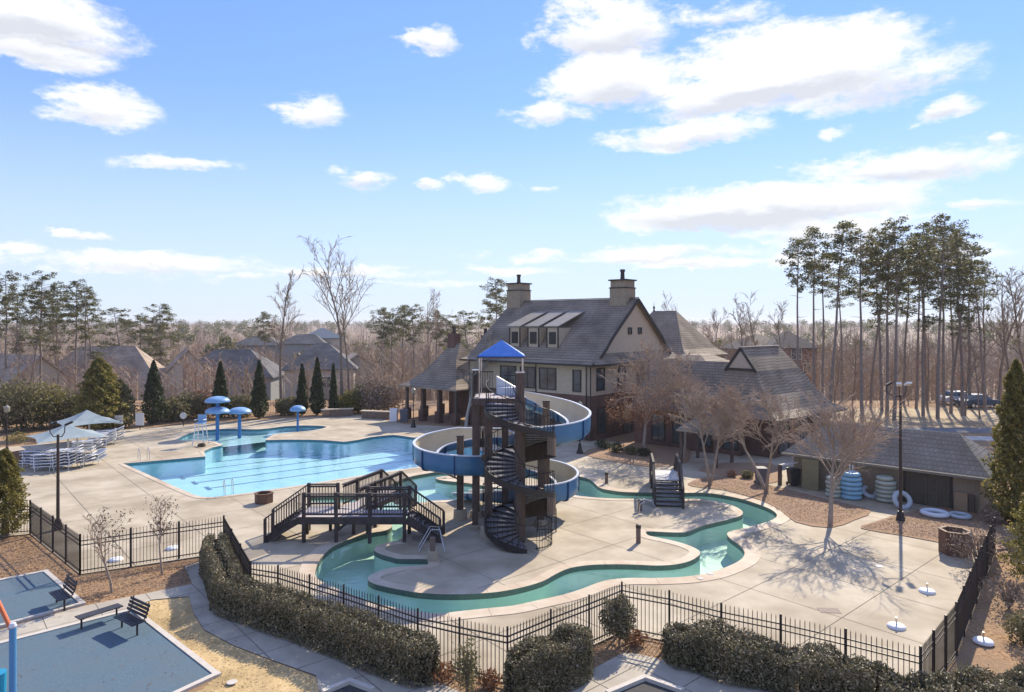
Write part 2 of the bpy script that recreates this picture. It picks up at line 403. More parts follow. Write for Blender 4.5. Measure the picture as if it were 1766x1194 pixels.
goldgreen = leaf_mat('gold_green', [(.07, .085, .02), (.19, .17, .045), (.48, .38, .11)], .4)  # yellow green leaves; gold end brightened to stand for golden sunlight
olive = leaf_mat('olive_green', [(.08, .08, .04), (.17, .155, .075), (.29, .25, .13)], .35)
hedge_l = leaf_mat('hedge_leaf', [(.045, .052, .024), (.11, .105, .05), (.24, .20, .12), (.56, .47, .34)], .15, 2.5)
redleaf = leaf_mat('russet_leaf', [(.16, .07, .035), (.25, .12, .06), (.33, .19, .11)], .3)
def water_mat(name, tint, rough=.02, bump=.12, bs=1.6):
    m = bpy.data.materials.new(name); m.use_nodes = True; nt = m.node_tree; N = nt.nodes; L = nt.links
    N.remove(N['Principled BSDF']); t = N.new('ShaderNodeBsdfTransparent'); t.inputs[0].default_value = (*tint, 1)
    g = N.new('ShaderNodeBsdfGlossy'); g.inputs['Roughness'].default_value = rough
    fr = N.new('ShaderNodeFresnel'); fr.inputs['IOR'].default_value = 1.33
    tc = N.new('ShaderNodeTexCoord'); mp = N.new('ShaderNodeMapping'); mp.inputs['Scale'].default_value = (1, 1.0, 1)
    L.new(tc.outputs['Object'], mp.inputs[0])
    n = N.new('ShaderNodeTexNoise'); n.inputs['Scale'].default_value = bs; n.inputs['Detail'].default_value = 4
    L.new(mp.outputs[0], n.inputs['Vector'])
    b = N.new('ShaderNodeBump'); b.inputs['Strength'].default_value = bump; b.inputs['Distance'].default_value = .05
    L.new(n.outputs['Fac'], b.inputs['Height']); L.new(b.outputs[0], g.inputs['Normal']); L.new(b.outputs[0], fr.inputs['Normal'])
    geo = N.new('ShaderNodeNewGeometry'); iv = N.new('ShaderNodeMath'); iv.operation = 'SUBTRACT'; iv.inputs[0].default_value = 1; L.new(geo.outputs['Backfacing'], iv.inputs[1])
    ml = N.new('ShaderNodeMath'); ml.operation = 'MULTIPLY'; L.new(fr.outputs[0], ml.inputs[0]); L.new(iv.outputs[0], ml.inputs[1])
    mx = N.new('ShaderNodeMixShader'); L.new(ml.outputs[0], mx.inputs[0]); L.new(t.outputs[0], mx.inputs[1]); L.new(g.outputs[0], mx.inputs[2])
    L.new(mx.outputs[0], N['Material Output'].inputs[0]); MATS[name] = m; return m
water_p = water_mat('pool_water', (.86, .96, .975), bump=.55, bs=1.6); water_r = water_mat('river_water', (.86, .95, .91), bump=.55, bs=1.6)
E1 = (-.755, .656); E2 = (.656, .755)      # the two directions the buildings follow
def ax(o, s, u): return (o[0] + s * E1[0] + u * E2[0], o[1] + s * E1[1] + u * E2[1])

# ------------------------------------------------------------------ ground, deck, pools
pool_px = [(213, 800), (354, 787.5), (352, 778), (366, 772), (386, 768), (374, 763), (358, 760.5), (330, 760.5), (303, 759), (320, 750), (341, 743), (382, 740),
           (411, 740), (443, 741), (466, 739), (490, 735.5), (522, 734), (553, 734.7), (565, 736.3), (557, 739.4), (538, 743), (506, 746), (474, 749),
           (464, 754), (456, 759.5), (490, 758.5), (530, 758.5), (560, 759.5), (594, 762.4), (618, 759), (640, 754), (679, 750), (713, 755), (760, 761), (805, 766), (850, 787),
           (733, 804), (687, 811), (650, 816), (520, 837), (433, 850), (367, 858), (341, 857)]
pool = pix(pool_px, .04)
# soften the curved stretches only
def soften(P, keep=()):
    out = []
    n = len(P)
    for i in range(n):
        if i in keep: out.append(P[i]); continue
        a, b, c = Vector(P[i - 1]), Vector(P[i]), Vector(P[(i + 1) % n])
        out += [tuple(b.lerp(a, .28)), tuple(b.lerp(a, .1) * .5 + b.lerp(c, .1) * .5), tuple(b.lerp(c, .28))]
    return out
pool = soften(pool, keep={0, 1, 2, 35, 34})
outer_px = [(582, 939.5), (608, 929), (639, 920), (663, 916), (674, 911), (676, 906), (668, 901), (655, 895), (648, 886), (652, 876), (640, 869), (590, 867.5), (540, 866), (530, 861), (540, 856.5), (600, 856), (650, 847),
            (690, 828.5), (710, 822), (734, 817.5), (757, 814), (781, 813.5), (797, 817), (782, 820.5), (764, 822), (751, 825), (763, 829),
            (786, 831.5), (816, 835), (845, 840), (885, 843), (930, 838), (962, 828), (991, 822), (1014, 826), (1023, 832), (1035, 842), (1055.5, 846.6), (1076, 849), (1106, 850), (1145, 850.5),
            (1180, 850.5), (1216, 850.6), (1250, 855), (1284, 862.5), (1318, 874), (1334, 882), (1340, 889.7), (1332, 897), (1309, 905), (1284, 911), (1259, 917),
            (1254, 922), (1260, 930), (1275, 940.6), (1284, 952.5), (1280.5, 963), (1267, 972), (1241, 983), (1216, 990), (1182, 995), (1131, 997.5), (1083, 997.5),
            (1041, 1002.5), (1004, 1016), (970, 1026.5), (927, 1036), (885, 1045), (842, 1049.5), (800, 1054), (760, 1058), (724, 1056), (656, 1043), (605, 1026),
            (562, 1007), (546, 997), (544, 985), (552, 965), (568, 948)]
isl_px = [(673, 935), (652, 941), (645, 949), (656, 956), (673, 961), (690, 964.5), (735, 965), (738, 970), (735, 975), (697, 977), (664, 982), (642, 991), (634, 999), (642, 1006), (664, 1012.5), (698, 1019), (724, 1023), (766, 1025.5),
          (810, 1025), (857, 1021.7), (899, 1014), (936, 1003), (958, 991), (984, 980), (1026, 974.5), (1083, 974), (1131, 976), (1165, 974), (1190, 968), (1205, 959),
          (1207, 952), (1199, 946), (1182, 939), (1156, 932), (1122, 925), (1115, 921), (1117, 917), (1151, 918.5), (1182, 918.5), (1199, 912.6), (1216, 906), (1250, 898), (1275, 891), (1281, 886),
          (1279, 881), (1267, 874), (1241, 866), (1207, 861), (1178, 861), (1130, 861), (1089, 860.5), (1055, 860), (1021, 858), (994, 855), (981, 851), (950, 852), (915, 856), (860, 860), (804, 862), (770, 863), (737, 865),
          (712, 872), (703, 888), (700, 910), (692, 930)]
river_o = smooth_loop(pix(outer_px, .04), 3); river_i = smooth_loop(pix(isl_px, .04), 3)
# the island is land inside the river: ground = rectangle minus pool minus river ring
SX0, SX1, SY0, SY1 = -62, 52, 9, 84
rect = [(SX0, SY0), (SX1, SY0), (SX1, SY1), (SX0, SY1)]
sheet('ground', rect, [pool, river_o], 0, straw)
deck_outer = [G(-80, 938), G(52, 922), G(138, 992), G(384, 956), (-11.6, 28.4), (-8.7, 22.95), (-7.7, 22.55), (-5.13, 20.85), (-3.9, 20.0), (-2.6, 19.05), (-1.35, 18.5), (-.1, 17.95),
              (1.1, 19.0), (2.3, 20.0), (3.38, 20.95), (4.7, 20.3), (7.35, 18.6), (8.7, 17.75), (10.05, 16.85), (12.7, 19.5), G(1716, 957), (24, 32.5), (25.5, 40), (26, 47), (14, 50), (9.5, 54), (5, 56), (-3, 62), (-10, 64),
              G(620, 716), G(500, 722), G(400, 728), G(300, 735), G(210, 742), G(120, 752), G(60, 768), G(-80, 780)]
CS, SN = math.cos(R(-41)), math.sin(R(-41))
def deck_panels(root, outer, holes, z, m, size):
    bm = bmesh.new()
    for loop in [outer] + list(holes):
        vs = [bm.verts.new((x, y, z)) for x, y in loop]
        for i in range(len(vs)): bm.edges.new((vs[i], vs[(i + 1) % len(vs)]))
    bmesh.ops.triangle_fill(bm, edges=bm.edges, use_beauty=True)
    for f in bm.faces:
        if f.normal.z < 0: f.normal_flip()
    for nrm in ((CS, -SN, 0), (SN, CS, 0)):
        for k in range(-40, 60):
            for g in (-.013, .013):
                bmesh.ops.bisect_plane(bm, geom=bm.verts[:] + bm.edges[:] + bm.faces[:], plane_co=Vector(nrm) * (k * size + g), plane_no=nrm, dist=1e-5)
    cells = {}; rest = []
    for f in bm.faces:
        c = f.calc_center_median(); a = c.x * CS - c.y * SN; b = c.x * SN + c.y * CS
        ia, ib = math.floor(a / size + .5) , 0
        ra, rb = (a / size) % 1 * size, (b / size) % 1 * size
        if min(ra, size - ra) < .0129 or min(rb, size - rb) < .0129: continue
        cells.setdefault((math.floor(a / size), math.floor(b / size)), []).append(f)
    n = 0
    for key, fs in sorted(cells.items()):
        if sum(f.calc_area() for f in fs) < .6: rest += fs
    small = [k for k, fs in cells.items() if sum(f.calc_area() for f in fs) < .6]
    allp = [(k, fs) for k, fs in cells.items() if k not in small]
    allp.sort(key=lambda kf: min(f.calc_center_median().length for f in kf[1]))
    groups = [fs for k, fs in allp[:290]]
    over = rest + [f for k, fs in allp[290:] for f in fs]
    if over: groups.append(over)
    for gi, fs in enumerate(groups):
        idx = {}; V = []; FF = []
        for f in fs:
            ff = []
            for v in f.verts:
                if v.index not in idx or True:
                    key = (round(v.co.x, 5), round(v.co.y, 5))
                    if key not in idx: idx[key] = len(V); V.append(tuple(v.co))
                    ff.append(idx[key])
            if len(set(ff)) == len(ff): FF.append(ff)
        me = bpy.data.meshes.new('paving_panel'); me.from_pydata(V, [], FF); me.materials.append(m)
        o = bpy.data.objects.new('paving_panel', me); C.objects.link(o); o.parent = root
        if gi == len(groups) - 1 and over: o['kind'] = 'stuff'; o.name = 'paving_offcut'
    bm.free()
deck = sheet('pool_deck', deck_outer, [pool, river_o], .022, joint_m)
deck_panels(deck, deck_outer, [pool, river_o], .034, concrete, 3.2)
isl = sheet('island_deck', river_i, [], .022, joint_m); sheet('island_ground', river_i, [], .0, straw)
deck_panels(isl, river_i, [], .034, concrete, 3.2)

def basin(name, loop_out, loops_in, floor_z, m, tile, top=.034):
    root = sheet(name, loop_out, loops_in, floor_z, m)
    wl = MB(); tl = MB()
    for loop in [loop_out] + list(loops_in):
        n = len(loop)
        for i in range(n):
            a, b = loop[i], loop[(i + 1) % n]
            wl.add([(*a, floor_z), (*b, floor_z), (*b, -.16), (*a, -.16)], [(0, 1, 2, 3)])
            tl.add([(*a, -.16), (*b, -.16), (*b, top + .012), (*a, top + .012)], [(0, 1, 2, 3)])
    o = wl.build('basin_wall', m, root); o.location = (0, 0, 0)
    tl.build('tile_band', tile, root)
    return root
pb = basin('pool_basin', pool, [], -1.15, plaster_p, tile_m)
rb = basin('river_basin', river_o, [river_i], -.85, plaster_r, tile_g)
sheet('pool_water', pool, [], -.09, water_p); sheet('river_water', river_o, [river_i], -.09, water_r)
# shallow wading floor
wade = pix([(386, 768), (358, 760.5), (303, 759), (320, 750), (341, 743), (411, 740), (466, 739), (522, 734), (565, 736.3), (538, 743), (474, 749), (456, 759.5)], -.3)
sheet('wading_floor', wade, [], -.45, plaster_w)
# lane lines along the near edge direction
pA, pB = Vector(G(345, 857, -1.1)), Vector(G(213, 800, -1.1))
ld = (Vector(G(733, 804)) - Vector(G(367, 858))).normalized(); lw = pB - pA; nl = Vector((-ld.y, ld.x))
for k in range(1, 7):
    p = pA + lw * (k / 6.6) + ld * 1.3
    L_ = [20.5, 20.5, 19.5, 18, 16.5, 14.5][k - 1]
    mb = MB().obox(tuple(p + ld * L_ / 2), tuple(ld), L_ / 2, .09, -1.146, -1.14); mb.obox(tuple(p), tuple(ld), .13, .5, -1.139, -1.134)
    mb.build('lane_line', lane_m, pb)
# coping stones
def coping(name, loop, side, wd, seg=1.25, z0=.034, z1=.052):
    root = None; pts = [Vector(p) for p in loop]; n = len(pts); offs = []
    for i in range(n):
        t = (pts[(i + 1) % n] - pts[i - 1]).normalized(); offs.append(pts[i] + Vector((t.y, -t.x)) * side * wd)
    root = bpy.data.objects.new(name, None); C.objects.link(root); root['kind'] = 'structure'
    cur = [0]; acc = 0; cnt = 0
    def flush(ids):
        mb = MB(); k = len(ids); P = []; 
        for z in (z0, z1):
            for q, i in enumerate(ids):
                i %= n; a, b = pts[i], offs[i]
                if q == 0: nx = pts[(i + 1) % n]; e = min(.012 / max((nx - a).length, .02), .4); a = a.lerp(nx, e); b = b.lerp(offs[(i + 1) % n], e)
                P.append((a.x, a.y, z)); P.append((b.x, b.y, z))
        f = []
        for q in range(k - 1):
            i0, i1, i2, i3 = 2 * q, 2 * q + 1, 2 * q + 3, 2 * q + 2; T = 2 * k
            f += [(T + i0, T + i3, T + i2, T + i1), (i0, i3, T + i3, T + i0), (i1, T + i1, T + i2, i2)]
        f += [(0, 2 * k, 2 * k + 1, 1), (2 * k - 2, 2 * k - 1, 4 * k - 1, 4 * k - 2)]
        mb.add(P, f).build('coping_stone', coping_m, root, recalc=True)
    for i in range(1, n + 1):
        acc += (pts[i % n] - pts[i - 1]).length; cur.append(i)
        if acc >= seg or i == n: flush(cur); cur = [i]; acc = 0
    return root
def area(l): return sum(l[i][0] * l[(i + 1) % len(l)][1] - l[(i + 1) % len(l)][0] * l[i][1] for i in range(len(l)))
coping('pool_coping', pool, 1 if area(pool) > 0 else -1, .34)
coping('river_coping', river_o, 1 if area(river_o) > 0 else -1, .62)
coping('island_coping', river_i, -1 if area(river_i) > 0 else 1, .45)

# paths, beds, playground
sheet('dry_lawn', pix([(225, 1048), (262, 1036), (328, 1029), (334, 1060), (352, 1088), (400, 1114), (470, 1141), (545, 1168), (560, 1196), (540, 1240), (280, 1240), (375, 1168)]), [], .006, lawn_m)
walk1 = pix([(318, 978), (386, 958), (382, 985), (396, 1045), (430, 1070), (480, 1090), (560, 1112), (640, 1133), (700, 1158), (760, 1180), (900, 1240), (560, 1240), (545, 1166), (470, 1140), (400, 1113), (352, 1087), (334, 1058), (326, 1030), (330, 1003)])
wk = sheet('sidewalk', walk1, [], .012, joint_m); deck_panels(wk, walk1, [], .022, walk_m, 1.5)
strip = pix([(-160, 1128), (0, 1088), (139, 1048), (331, 1009), (326, 1030), (262, 1036), (232, 1049), (0, 1111), (-160, 1150)])
wk2 = sheet('playground_walk', strip, [], .026, joint_m); deck_panels(wk2, strip, [], .032, walk_m, 1.5)
walk3 = pix([(1075, 1127), (1105, 1130), (1200, 1153), (1310, 1183), (1420, 1210), (1700, 1290), (700, 1290), (950, 1194)])
wk3 = sheet('corner_walk', walk3, [], .012, joint_m); deck_panels(wk3, walk3, [], .022, walk_m, 1.5)
def field(name, pts, label=None):
    P = pix(pts); c = Vector((sum(p[0] for p in P) / len(P), sum(p[1] for p in P) / len(P)))
    o = sheet(name, P, [], .042, rubber)
    mb = MB(); n = len(P)
    for i in range(n):
        a, b = Vector(P[i]), Vector(P[(i + 1) % n]); d = (b - a).normalized(); nn = Vector((d.y, -d.x))
        if (a + nn - c).length < (a - nn - c).length: nn = -nn
        mm = (a + b) / 2 + nn * .085
        mb = MB().obox(tuple(mm), tuple(d), (b - a).length / 2 + .17, .08, -.02, .07 + .003 * (i % 2)); mb.build('concrete_kerb', border_m, o)
    return o
field('play_surface', [(-140, 1035), (0, 1004), (75, 989), (136, 1043), (0, 1080), (-140, 1118)])
field('play_surface', [(-200, 1163), (0, 1114), (226, 1056), (366, 1166), (240, 1225), (60, 1300), (-300, 1300)])
lot = pix([(1112, 1174), (1175, 1196), (1330, 1250), (900, 1250), (1050, 1200)]); sheet('parking_lot', lot, [], .03, asphalt)
lot2 = pix([(603, 1180), (640, 1194), (720, 1240), (480, 1240), (560, 1198)]); sheet('asphalt_corner', lot2, [], .03, asphalt)
for L2 in (lot, lot2):
    for a, b in ((0, 1), (0, -1)):
        a, b = Vector(L2[a]), Vector(L2[b]); d = (b - a).normalized()
        o = MB().obox(tuple((a + b) / 2), tuple(d), (b - a).length / 2 + .06, .07, 0, .13 + (.002 if b == Vector(L2[1]) else 0)).build('kerb', border_m); struct(o)
def bed(name, pts, m=mulch, h=.09):
    P = smooth_loop(pix(pts, .04), 2); o = sheet(name, P, [], .036, m, thick=.03)
    bm = bmesh.new(); bm.from_mesh(o.data)
    o2 = None; bm.free(); return o
bed('mulch_bed', [(1485, 912), (1505, 902), (1590, 878), (1700, 872), (1760, 885), (1765, 935), (1702, 950), (1640, 940), (1560, 925)])
bed('mulch_bed', [(1186, 836), (1205, 826), (1235, 822), (1290, 830), (1340, 840), (1420, 860), (1502, 881), (1475, 897), (1432, 911), (1372, 901), (1345, 880), (1305, 861), (1250, 846), (1205, 841)])
bed('mulch_bed', [(1003, 783), (1040, 770), (1090, 764), (1180, 768), (1190, 790), (1178, 800), (1130, 806), (1060, 797)])
bed('mulch_bed', [(1205, 812), (1240, 800), (1330, 800), (1350, 822), (1330, 834), (1270, 826)])
# wooded ground and lawn strips further back
sheet('back_lawn', pix([(1290, 760), (1480, 745), (1760, 742), (2000, 742), (2000, 700), (1300, 706)]), [], .008, mat('winter_grass', (.36, .27, .16), .95, (.50, .40, .26), .8, 8, .5, 40, col3=(.28, .20, .12), sc3=.15))
sheet('road', pix([(1420, 737), (2100, 741), (2100, 752), (1420, 744)]), [], .016, mat('road_asphalt', (.16, .16, .165), .9, (.2, .2, .2), 4))
sheet('far_path', pix([(1600, 752), (2100, 757), (2100, 766), (1600, 759)]), [], .020, mat('pale_gravel', (.5, .45, .4), .9, (.58, .53, .47), 4))

def ter(x, y):
    d = math.hypot(x, y); s = lambda t: max(0, min(1, t)) ** 2 * (3 - 2 * max(0, min(1, t)))
    near = s(math.hypot(max(0, SX0 - x, x - SX1), max(0, y - SY1)) / 24)
    z = -7.5 * near + 8.5 * s((d - 330) / 520) + 4 * s((d - 1200) / 1500)
    z += near * 1.2 * math.sin(x * .011 + 1.3) * math.cos(y * .009)
    return z
def terrain():
    xs = sorted(set([-3500, -2500, -1800, -1300, -950, -700, -520, -400, -310, -240, -190, -150, -120, -95, -75, SX0, -40, -20, 0, 20, 40, SX1, 70, 90, 115, 145, 185, 240, 310, 400, 520, 700, 950, 1300, 1800, 2500, 3500, 58, 64, -68]))
    ys = sorted(set([-600, -200, -60, SY0, 20, 35, 50, 65, 80, SY1, 88, 93, 99, 106, 120, 140, 165, 195, 240, 300, 380, 480, 600, 760, 950, 1200, 1500, 1900, 2500, 3300, 4500]))
    V = []; idx = {}
    for i, x in enumerate(xs):
        for j, y in enumerate(ys):
            inside = SX0 <= x <= SX1 and SY0 <= y <= SY1
            idx[i, j] = len(V); V.append((x, y, 0 if inside else (ter(x, y) if y > 0 else 0)))
    Fc = []
    for i in range(len(xs) - 1):
        for j in range(len(ys) - 1):
            if xs[i] >= SX0 and xs[i + 1] <= SX1 and ys[j] >= SY0 and ys[j + 1] <= SY1: continue
            Fc.append((idx[i, j], idx[i + 1, j], idx[i + 1, j + 1], idx[i, j + 1]))
    me = bpy.data.meshes.new('terrain'); me.from_pydata(V, [], Fc); me.materials.append(mat('leaf_litter', (.22, .155, .105), .95, (.32, .235, .165), .2, 8, .4, 4))
    me.polygons.foreach_set('use_smooth', [True] * len(me.polygons))
    o = bpy.data.objects.new('terrain', me); C.objects.link(o); struct(o)
terrain()
# ------------------------------------------------------------------ slide tower
stair_unit = MB().box(-.5, .5, -.5, .5, 0, 1).mesh('unit_post', iron)
bal_iron = MB().tube((0, 0, 0), (0, 0, 1), 1, 1, 5, False).mesh('round_bar', iron)
bal_brown = MB().box(-.5, .5, -.5, .5, 0, 1).mesh('square_bar', bridge_m)
def bars(root, p0, p1, drop, spacing, me, r=.02, lift=0.0, name='baluster'):
    """upright bars under the line p0-p1 reaching down by drop"""
    p0, p1 = Vector(p0), Vector(p1); n = max(1, int((p1 - p0).length / spacing))
    for i in range(n):
        p = p0.lerp(p1, (i + .5) / n); piece(name, me, root, (p.x, p.y, p.z - drop), 0, (r, r, drop - lift))
TX, TY = .35, 29.6
tower = thing('slide_tower', 'tall brown timber stair tower with black spiral staircase beside the lazy river', 'slide tower', (TX, TY, .034))
cols = [(.35, 29.6, 7.36, .36, 0), (-1.05, 30.4, 5.6, .36, .45), (1.71, 34.2, 5.6, .34, .5), (-2.5, 33.0, 4.05, .32, .5), (-.32, 31.9, 5.3, .32, .4),
        (-1.75, 33.4, 7.2, .34, .3), (1.35, 32.0, 3.9, .3, .3), (-1.7, 31.5, 6.05, .26, .2)]
for x, y, h, wd, fh in cols:
    c = MB().box(x - wd / 2, x + wd / 2, y - wd / 2, y + wd / 2, .034, h).build('column', timber, tower)
    if fh: MB().lathe((x, y, .03), [(0, fh), (wd * .85, fh), (wd * 1.0, fh - .04), (wd * 1.08, 0)], 20).build('footing', concrete, c)
    MB().box(x - wd / 2 - .02, x + wd / 2 + .02, y - wd / 2 - .02, y + wd / 2 + .02, h, h + .04).build('column_cap', steel if h > 7 else trim_m, c)
TOP = 6.08; PITCH = 2.53; RS = 1.5; th0 = -80; ST = 18.0; NT = 48
tr = MB(); a = R(ST)
def sector(r0, r1, a0, a1, z0, z1, k=3):
    mb = MB(); P = []
    for z in (z0, z1):
        for i in range(k + 1):
            t = a0 + (a1 - a0) * i / k
            P += [(r0 * math.cos(t), r0 * math.sin(t), z), (r1 * math.cos(t), r1 * math.sin(t), z)]
    T = 2 * (k + 1); f = []
    for i in range(k):
        q = 2 * i; f += [(q, q + 2, q + 3, q + 1), (T + q, T + q + 1, T + q + 3, T + q + 2), (q + 1, q + 3, T + q + 3, T + q + 1), (q, T + q, T + q + 2, q + 2)]
    f += [(0, 1, T + 1, T), (T - 2, 2 * T - 2, 2 * T - 1, T - 1)]
    return mb.add(P, f)
trm = sector(.16, RS, -R(ST + 1.5), 0, -.04, 0).mesh('tread', tread_m); rsm = sector(.16, RS, -R(1.2), 0, -.17, -.04, 1).mesh('riser', iron)
per = PITCH / (360 / ST)
for i in range(NT):
    th = R(th0 - i * ST); z = .034 + per * (i + 1)
    if z > TOP: break
    t = piece('tread', trm, tower, (TX, TY, z), th); p = piece('riser', rsm, t, (TX, TY, z)); p.location = (0, 0, 0)
    tm = th - R(ST / 2)
    for q in (.25, .75):
        tb = th - R(ST * q); piece('baluster', bal_iron, tower, (TX + (RS - .02) * math.cos(tb), TY + (RS - .02) * math.sin(tb), z - .02), 0, (.012, .012, .98))
nstep = int((TOP - .034) / per)
def helix(r, zoff, i0=0, i1=nstep, k=2):
    return [Vector((TX + r * math.cos(R(th0 - i * ST / k)), TY + r * math.sin(R(th0 - i * ST / k)), .034 + per * (i / k + 1) + zoff)) for i in range(i0 * k, i1 * k + 1)]
H = helix(RS + .012, 0); mb = MB()
for a_, b_ in zip(H, H[1:]):
    ca = Vector((TX, TY, 0)); 
    P = []
    for p in (a_, b_):
        d = (Vector((p.x, p.y, 0)) - ca).normalized()
        for o_, zz in ((0, -.24), (.045, -.24), (.045, .03), (0, .03)): P.append((p.x + d.x * o_, p.y + d.y * o_, max(.036, p.z + zz)))
    mb.add(P, [(0, 1, 5, 4), (1, 2, 6, 5), (2, 3, 7, 6), (3, 0, 4, 7)])
mb.build('outer_stringer', iron, tower)
# solid guard boards on the east side of each turn
for turn in (0, 1):
    i0 = int((270 - 80) / ST + turn * 360 / ST) - 1; Hh = helix(RS + .06, 0, i0, i0 + 9); mb = MB()
    for a_, b_ in zip(Hh, Hh[1:]):
        mb.add([(a_.x, a_.y, a_.z - .95), (b_.x, b_.y, b_.z - .95), (b_.x, b_.y, b_.z - .2), (a_.x, a_.y, a_.z - .2)], [(0, 1, 2, 3)])
    mb.build('skirt_board', timber, tower)
MB().path(helix(RS - .02, .96), .022, 6).build('handrail', iron, tower)
MB().path(helix(RS - .02, .12), .014, 5).build('lower_rail', iron, tower)
MB().path(helix(.3, .9), .018, 5).build('inner_handrail', iron, tower)
MB().tube((TX, TY, .03), (TX, TY, 6.3), .23, .23, 16).build('centre_column', timber, tower)
# landings on the back left and the top platform
PX0, PX1, PY0, PY1 = -1.75, .55, 31.1, 33.5
MB().box(PX0, PX1, PY0, PY1, TOP - .1, TOP).build('top_platform', deckgrey, tower)
MB().box(PX0 - .03, PX1 + .03, PY0 - .03, PY0, TOP - .32, TOP - .0).box(PX0 - .03, PX1 + .03, PY1, PY1 + .03, TOP - .32, TOP).box(PX0 - .03, PX0, PY0, PY1, TOP - .32, TOP).box(PX1, PX1 + .03, PY0, PY1, TOP - .32, TOP).build('platform_beam', timber, tower)
for z in (1.02, 3.55):
    l = MB().box(-1.35, .2, 30.85, 31.9, z - .1, z).build('landing', deckgrey, tower)
    MB().box(-1.37, .22, 30.82, 30.85, z - .26, z + .02).build('landing_beam', timber, l)
    MB().box(-1.37, .22, 31.9, 31.93, z - .26, z + .02).build('landing_beam', timber, l)
    for a_, b_ in (((-1.33, 30.9), (-1.33, 31.9)), ((-1.33, 31.9), (.2, 31.9)), ((.2, 31.9), (.2, 31.2))):
        MB().beam((*a_, z + 1), (*b_, z + 1), .05, .04).build('rail', iron, l); bars(tower, (*a_, z + .98), (*b_, z + .98), .95, .11, bal_iron, .01)
for a_, b_ in (((PX0 + .02, PY0), (PX0 + .02, PY1)), ((PX0, PY1 - .02), (-.9, PY1 - .02)), ((PX1 - .02, PY0), (PX1 - .02, PY1 - .9)), ((-.35, PY0 + .02), (PX1, PY0 + .02))):
    MB().beam((*a_, TOP + 1.05), (*b_, TOP + 1.05), .05, .05).beam((*a_, TOP + .1), (*b_, TOP + .1), .03, .03).build('rail', iron, tower)
    bars(tower, (*a_, TOP + 1.05), (*b_, TOP + 1.05), 1.02, .11, bal_iron, .011)
# screen of close timber battens beside the top platform
for i in range(9):
    x = -1.95 + i * .075
    MB().box(x, x + .045, 33.56, 33.62, 3.4 if i > 4 else .5, TOP + .05).build('batten', timber, tower)
# canopy
ck = (-.5, 32.4); h2 = 1.08
cn = MB()
e = [(ck[0] - h2, ck[1] - h2, 8.0), (ck[0] + h2, ck[1] - h2, 8.0), (ck[0] + h2, ck[1] + h2, 8.0), (ck[0] - h2, ck[1] + h2, 8.0)]; apx = (ck[0], ck[1], 8.72)
e2 = [(x, y, 7.93) for x, y, z in e]
cn.add(e + [apx] + e2, [(0, 1, 4), (1, 2, 4), (2, 3, 4), (3, 0, 4), (0, 5, 6, 1), (1, 6, 7, 2), (2, 7, 8, 3), (3, 8, 5, 0)])
can = cn.build('canopy', blue_roof, tower)
for sx in (-1, 1):
    for sy in (-1, 1):
        MB().tube((ck[0] + sx * 1.0, ck[1] + sy * 1.0, TOP), (ck[0] + sx * 1.0, ck[1] + sy * 1.0, 7.95), .035, .035, 8).build('canopy_post', steel, can)
for q, (a_, b_) in enumerate(((0, 1), (1, 2), (2, 3), (3, 0))): MB().beam(e2[a_], e2[b_], .05, .05).build('canopy_edge', timber, can)
# curved rail at the foot of the stairs
ft = [(TX + 1.05 * math.cos(t) + .35, TY - .15 + 1.1 * math.sin(t), 0) for t in [R(-75), R(-45), R(-15), R(15), R(45)]]
for a_, b_ in zip(ft, ft[1:]):
    MB().beam((a_[0], a_[1], 1.0), (b_[0], b_[1], 1.0), .04, .04).beam((a_[0], a_[1], .12), (b_[0], b_[1], .12), .03, .03).build('foot_rail', iron, tower)
    bars(tower, (a_[0], a_[1], 1.0), (b_[0], b_[1], 1.0), .96, .13, bal_iron, .01)
gt = thing('guard_panel', 'small black barred guard panel standing beside foot of spiral stairs', 'guard rail', (1.55, 31.0, .034))
for x in (1.15, 2.0): MB().box(x - .025, x + .025, 30.97, 31.03, .034, 1.1).build('post', iron, gt)
MB().box(1.15, 2.0, 30.98, 31.02, 1.03, 1.07).box(1.15, 2.0, 30.98, 31.02, .13, .16).build('rail', iron, gt); bars(gt, (1.15, 31, 1.05), (2.0, 31, 1.05), .9, .12, bal_iron, .01)

# ------------------------------------------------------------------ flume
fl_pts = [(-.15, 33.3, 5.75), (.15, 34.6, 5.35), (.85, 35.6, 5.0), (1.75, 35.85, 4.72), (2.75, 35.4, 4.45), (3.33, 34.3, 4.15), (2.95, 33.1, 3.92), (1.9, 32.62, 3.75), (.7, 33.0, 3.62), (-.4, 33.95, 3.5),
          (-1.4, 34.5, 3.38), (-2.5, 34.65, 3.22), (-3.7, 34.15, 3.02), (-4.15, 33.0, 2.85), (-3.7, 31.9, 2.72), (-2.6, 31.42, 2.6), (-1.5, 31.9, 2.45), (-.75, 32.9, 2.25), (-.2, 34.2, 1.95), (.5, 35.2, 1.65),
          (1.4, 35.5, 1.45), (2.35, 35.05, 1.28), (2.72, 34.1, 1.12), (2.3, 33.2, .98), (1.3, 32.95, .85), (.1, 33.6, .68), (-1.0, 34.8, .48), (-1.9, 35.9, .3), (-2.75, 36.9, .16)]
FP = catmull(fl_pts, 7); nF = len(FP)
T_ = [(FP[min(i + 1, nF - 1)] - FP[max(i - 1, 0)]) for i in range(nF)]
turn = []
for i in range(nF):
    a_, b_ = T_[max(0, i - 1)], T_[min(nF - 1, i + 1)]
    turn.append((a_.x * b_.y - a_.y * b_.x) / (a_.length * b_.length))
tm = [sum(turn[max(0, i - 5):i + 6]) / len(turn[max(0, i - 5):i + 6]) for i in range(nF)]
tm = [max(-1, min(1, t / .16)) for t in tm]
